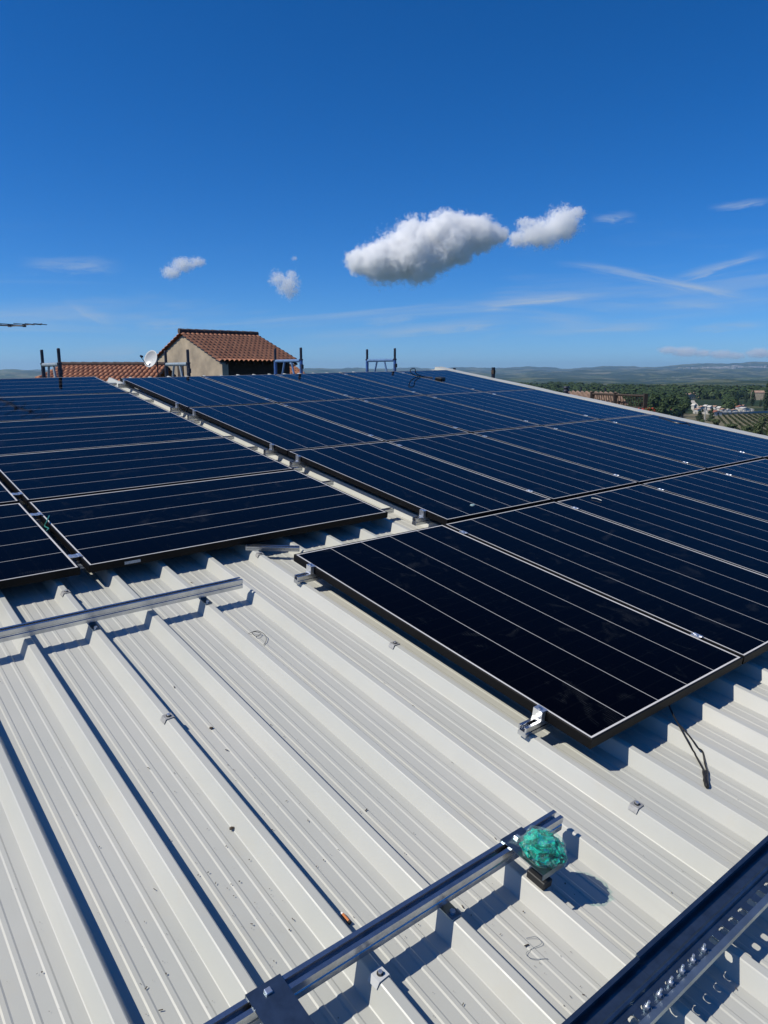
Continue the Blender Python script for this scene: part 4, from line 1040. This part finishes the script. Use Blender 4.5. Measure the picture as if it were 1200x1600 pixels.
for k in range(n_):
    q = A + (B - A) * ((k + .5) / n_) + pd * .0
    a = q + pd * (ER - .75) + Vector((0, 0, drop * (ER - .75) / ER - .06)); b = q + pd * (ER - .03) + Vector((0, 0, drop * (ER - .03) / ER - .06))
    mb.tube([a, b], .05, 4)
house_part(mb, 'rafter_ends', M_DARKWOOD, hs)
house_part(MB().box(0, .5, -.02, .02, 0, .55, Matrix.Translation(A - pd * .55 + Vector((-.02, -.02, -1.75))) @ Matrix.Rotation(math.atan2(pd.y, pd.x), 4, 'Z')), 'gable_opening', M_DARKWOOD, hs)
# lower tiled roof to the left
def low_roof(name, a_px, b_px, Y, run, dropz, label, wall=M_RENDER, hip=0.0, hipr=0.0):
    a, b = at(a_px[0], a_px[1], Y), at(b_px[0], b_px[1], Y + .01); b.z = a.z
    r = empty(name, Matrix.Translation((a.x, a.y, 0)), label, 'house')
    f = Vector((0, -run, -dropz)); bk = Vector((0, run, -dropz))
    tiled_slope(a + f - Vector((hip, 0, 0)), b + f + Vector((hipr, 0, 0)), a, b, parent=r); tiled_slope(a + bk, b + bk, a, b, parent=r)
    if hip: tiled_slope(a + bk - Vector((hip, 0, 0)), a + f - Vector((hip, 0, 0)), a, a + Vector((.01, .01, 0)), parent=r)
    ridge_caps(r, a + Vector((0, 0, .08)), b + Vector((0, 0, .08)), .085)
    e = a + f * .9; g_ = b + bk * .9
    house_part(MB().box(a.x - hip * .8, b.x + hipr * .8, a.y - run * .9, a.y + run * .9, zf, a.z - dropz * .92 - .05), 'wall', wall, r)
low_roof('tiled_outbuilding', (97, 573), (262, 573), 25.5, 3.2, 1.15, 'long low red tiled roof left of the tan gable, behind the satellite dish', hip=1.0)
low_roof('tiled_outbuilding', (380, 574), (462, 574), 34.0, 2.6, .95, 'small tiled roof end showing right of the tan house', hipr=1.6)
# satellite dish
dc = at(239, 562, 24.0)
dsh = empty('satellite_dish', Matrix.Translation((dc.x, dc.y, dc.z)), 'white satellite dish on a mast beside the tan gable', 'satellite dish')
axis = Vector((-.52, -.80, .28)).normalized(); rotm = axis.to_track_quat('Z', 'Y').to_matrix()
mb = MB(); n1, n2 = 8, 32; RD = .31
for j in range(n1 + 1):
    for i in range(n2):
        r_ = RD * j / n1; a = 2 * math.pi * i / n2; mb.v.append(tuple(rotm @ Vector((r_ * math.cos(a), r_ * math.sin(a) * .92, .30 * r_ * r_ / RD))))
for j in range(n1):
    for i in range(n2): mb.f.append((j * n2 + i, j * n2 + (i + 1) % n2, (j + 1) * n2 + (i + 1) % n2, (j + 1) * n2 + i))
o = mb.build('reflector', M_STEELWHITE, dsh, smooth=True); sm = o.modifiers.new('thick', 'SOLIDIFY'); sm.thickness = .012
tip = rotm @ Vector((0, -.12, .36)); base = rotm @ Vector((0, -RD * .9, .05))
tip = Vector((-.36, -.15, .12)); base = Vector((-.12, -.05, -.28))
MB().tube([base, tip], .012, 6).build('feed_arm', M_DARKSTEEL, dsh)
MB().tube([tip, tip + Vector((.07, .05, -.03))], [.03, .035], 10).build('receiver', M_DARKSTEEL, dsh)
MB().tube([(.05, .08, .02), (.10, .12, -.05), (.10, .12, -6.0)], .022, 8).build('mast', M_DARKSTEEL, dsh)
# TV antenna at the left border
a0, a1, a2 = at(-60, 506.5, 8.8), at(37, 509, 8.4), at(64, 507.5, 8.35)
an = empty('tv_antenna', Matrix.Translation(a0), 'thin black aerial boom reaching in from the left border above the panels', 'antenna')
MB().tube([(0, 0, 0), a1 - a0], .009, 8).build('boom', M_DARKSTEEL, an)
MB().tube([at(12, 509, 8.4) - a0 + Vector((0, 0, -.012)), at(66, 507, 8.38) - a0 + Vector((0, 0, .010))], .003, 6).build('director_rod', M_DARKSTEEL, an)
for px, L, rr in ((-30, .3, .004), (-8, .25, .004), (14, .22, .004), (38, .2, .004), (52, .16, .004), (63, .13, .005)):
    q = at(px, 508, 8.4) - a0 + Vector((0, 0, .01)); dd = Vector((.10, 1, .02)).normalized() * L
    MB().tube([q - dd, q + dd], rr, 6).build('element', M_DARKSTEEL, an)
for px in (15, 38): MB().box(-.014, .014, -.02, .02, -.016, .016, Matrix.Translation(at(px, 508.7, 8.42) - a0), bev=.003).build('insulator', M_DARKSTEEL, an)
MB().tube([(0, 0, .15), (0, 0, -9)], .02, 8).build('mast', M_DARKSTEEL, an)
# chimney flue, railing, poles right beyond the verge
q = at(885, 603, 21); fl = empty('chimney_flue', Matrix.Translation((q.x, q.y, 0)), 'dark ribbed chimney flue beyond the right verge', 'chimney')
MB().tube([(0, 0, 0), (0, 0, q.z - .06)], .06, 12).build('pipe', M_DARKSTEEL, fl)
for k in range(3): MB().tube([(0, 0, q.z - .24 + k * .09), (0, 0, q.z - .19 + k * .09)], [.10, .085], 14).build('cowl_ring', M_DARKSTEEL, fl)
for px, py, h, lab in ((908, 605, 1, 'thin dark pole behind the railing, the taller one'), (946, 606, 1, 'thin dark pole behind the railing, the shorter right one')):
    q = at(px, py, 26); r = empty('thin_pole', Matrix.Translation((q.x, q.y, 0)), lab, 'pole', None)
    MB().tube([(0, 0, 0), (0, 0, q.z)], .028, 6).build('pole', M_DARKSTEEL, r)
    if px == 908: MB().box(-.14, .30, -.02, .02, q.z - .26, q.z - .235).build('crossbar', M_STEELWHITE, r)
# terrace with railing over an old tile roof
Ra, Rb = at(925, 620, 20.5), at(1009, 615.5, 18.6); Rb.z = Ra.z = at(968, 617, 19.5).z
zb_ = at(1005, 641, 18.7).z
tr_ = empty('terrace_railing', Matrix.Translation((Ra.x, Ra.y, zb_)), 'dark brown slatted terrace railing beyond the right verge', 'railing')
D = Vector((Rb.x - Ra.x, Rb.y - Ra.y, 0)); H_ = Ra.z - zb_
MB().tube([(0, 0, H_), D + Vector((0, 0, H_))], .03, 8).build('handrail', M_DARKWOOD, tr_)
MB().tube([(0, 0, .06), D + Vector((0, 0, .06))], .025, 8).build('bottom_rail', M_DARKWOOD, tr_)
for t_ in (0, .46, 1.0): q = D * t_; MB().box(-.045, .045, -.045, .045, 0, H_ + .06, Matrix.Translation(q)).build('post', M_DARKWOOD, tr_)
mb = MB(); n_ = 22
for k in range(n_): q = D * ((k + .5) / n_); mb.tube([q + Vector((.03, 0, .06)), q + Vector((-.03, 0, H_))], .011, 5)
mb.build('balusters', M_DARKWOOD, tr_)
tcb = empty('terrace_house', Matrix.Translation((Ra.x, Ra.y, 0)), 'low house with an old clay tile roof behind the brown railing', 'house')
P0 = Vector((Ra.x - .3, Ra.y + .5, zb_ + .02)); P1 = Vector((Rb.x - .15, Rb.y + .5, zb_ + .02)); up_ = Vector((.1, 1.5, .33))
old = tiled_slope(P0, P1, P0 + up_, P1 + up_, parent=tcb); old.data.materials[0] = tile_mat('old grey brown tiles', (.24, .16, .12), (.16, .11, .085), (.09, .07, .055))
mb = MB(); mb.v = [(P0.x, P0.y - .6, -3), (P1.x, P1.y - .6, -3), (P1.x, P1.y + 2.2, -3), (P0.x, P0.y + 2.2, -3), (P0.x, P0.y - .6, zb_ - .02), (P1.x, P1.y - .6, zb_ - .02), (P1.x, P1.y + 2.2, zb_ - .02), (P0.x, P0.y + 2.2, zb_ - .02)]
mb.f = [(0, 1, 5, 4), (1, 2, 6, 5), (2, 3, 7, 6), (3, 0, 4, 7), (4, 5, 6, 7)]; house_part(mb, 'wall', M_RENDER, tcb)
fp = empty('red_flowering_plant', Matrix.Translation(at(1010, 645, 18.0)), 'red flowering plant at the railing\'s right foot', 'plant')
def fn(): v = Vector((random.gauss(0, .12), random.gauss(0, .12), abs(random.gauss(0, .06)))); return v, Vector((random.gauss(0, 1), random.gauss(0, 1), 1)).normalized()
mb = MB(); leaf_quads(mb, fn, 120, .015, .03); mb.build('blossom', M_FLOWER, fp); mb = MB(); leaf_quads(mb, fn, 100, .02, .03); o = mb.build('leaves', M_LEAF, fp)
MB().tube([(0, 0, -.02), (0, 0, -6)], .05, 6).build('stem', M_BARK, fp)

# ================================================================ HAZE (closed volume, air only)
HZ = 330
mb = MB().box(-26000, 26000, -26000, 26000, -420, HZ)
hz = mb.build('haze', bpy.data.materials.new('haze air')); m = hz.data.materials[0]; m.use_nodes = True; nt_ = m.node_tree; nt_.nodes.remove(nt_.nodes['Principled BSDF'])
pv = nt_.nodes.new('ShaderNodeVolumePrincipled'); pv.inputs['Color'].default_value = (.46, .72, 1.0, 1); pv.inputs['Density'].default_value = 5.2e-5; pv.inputs['Anisotropy'].default_value = .2
nt_.links.new(pv.outputs[0], nt_.nodes['Material Output'].inputs['Volume']); tag(hz, None, None, None, 'stuff')

# ================================================================ CLOUDS (real volumes in the air)
def cloud(pxlist, Y, dens, label, amp=1.0, depth=.9, nscale=1.0, seed=0.0, cut=.0, fine=1.5):
    """pxlist of (px, py, rx, ry) lobes in photo pixels"""
    s = Y / F_PX; cs = [at(p[0], p[1], Y) for p in pxlist]; c0 = sum(cs, Vector()) / len(cs)
    mx = max(abs(c.x - c0.x) + p[2] * s * 1.35 for c, p in zip(cs, pxlist)); mz = max(abs(c.z - c0.z) + p[3] * s * 1.35 for c, p in zip(cs, pxlist)); my = max(p[3] for p in pxlist) * s * depth * 1.5
    o = MB().box(-mx, mx, -my, my, -mz, mz).build('cloud', bpy.data.materials.new('cloud vapour'), None, Matrix.Translation(c0))
    m = o.data.materials[0]; m.use_nodes = True; n = N(m.node_tree); n.nt.nodes.remove(n.nt.nodes['Principled BSDF'])
    t = n.new('ShaderNodeTexCoord').outputs['Object']; best = None
    for c, p in zip(cs, pxlist):
        d = c - c0; r = (p[2] * s, p[3] * s * depth, p[3] * s)
        v = n.vm('MULTIPLY', n.vm('SUBTRACT', t, tuple(d)), (1 / r[0], 1 / r[1], 1 / r[2])); k = n.m('SUBTRACT', 1.0, n.vm('LENGTH', v))
        best = k if best is None else n.m('SMOOTH_MAX', best, k, .25)
    S_ = max(p[3] for p in pxlist) * s
    tt = n.vm('ADD', t, (seed * 1000, 0, 0))
    nz = n.noise(tt, 1.5 / S_ * nscale, 3, .5, .2); nf = n.noise(tt, 5.0 / S_ * nscale, 9, .68, .3)
    val = n.m('ADD', best, n.m('ADD', n.m('MULTIPLY', n.m('SUBTRACT', nz, .5), amp * .9), n.m('MULTIPLY', n.m('SUBTRACT', nf, .5), amp * fine)))
    den = n.m('MULTIPLY', n.maprange(val, .0 + cut, .28 + cut, 0, 1), dens)
    pv = n.new('ShaderNodeVolumePrincipled'); pv.inputs['Color'].default_value = (1, 1, 1, 1); pv.inputs['Anisotropy'].default_value = .0; n.link(den, pv.inputs['Density'])
    n.link(pv.outputs[0], n.nt.nodes['Material Output'].inputs['Volume'])
    m.cycles.volume_step_rate = .3
    return tag(o, label, 'cloud', 'clouds')
cloud([(572, 411, 32, 20), (606, 408, 46, 34), (648, 395, 56, 43), (700, 374, 54, 38), (744, 366, 40, 27), (772, 366, 20, 14)], 4200, .055, 'largest white cloud, long and slanting, above the scaffolding', seed=1)
cloud([(812, 374, 18, 12), (845, 366, 36, 20), (878, 350, 26, 24), (822, 348, 16, 8), (898, 334, 16, 10)], 4400, .035, 'white cloud just right of the largest one', seed=2, nscale=1.15, amp=1.35, fine=2.0, cut=.05)
cloud([(268, 426, 16, 10), (286, 414, 20, 11), (308, 410, 13, 8)], 4600, .03, 'small white cloud above the tan house', seed=3, nscale=.9, amp=1.4, fine=2.2, cut=.08)
cloud([(436, 436, 15, 12), (450, 448, 17, 18), (456, 430, 10, 8), (460, 404, 6, 4)], 4600, .022, 'small ragged cloud between the house and the largest cloud', seed=4, nscale=.95, amp=1.6, fine=2.2, cut=.12)
cloud([(1045, 547, 16, 6), (1072, 550, 22, 8), (1100, 552, 16, 6)], 27500, .003, 'low cloud bank above the mountain, left part', seed=5, nscale=1.0, depth=2, amp=1.6)
cloud([(1128, 554, 20, 7), (1150, 556, 14, 6), (1186, 552, 20, 8)], 27500, .003, 'low cloud bank above the mountain, right part', seed=6, nscale=1.0, depth=2, amp=1.6)
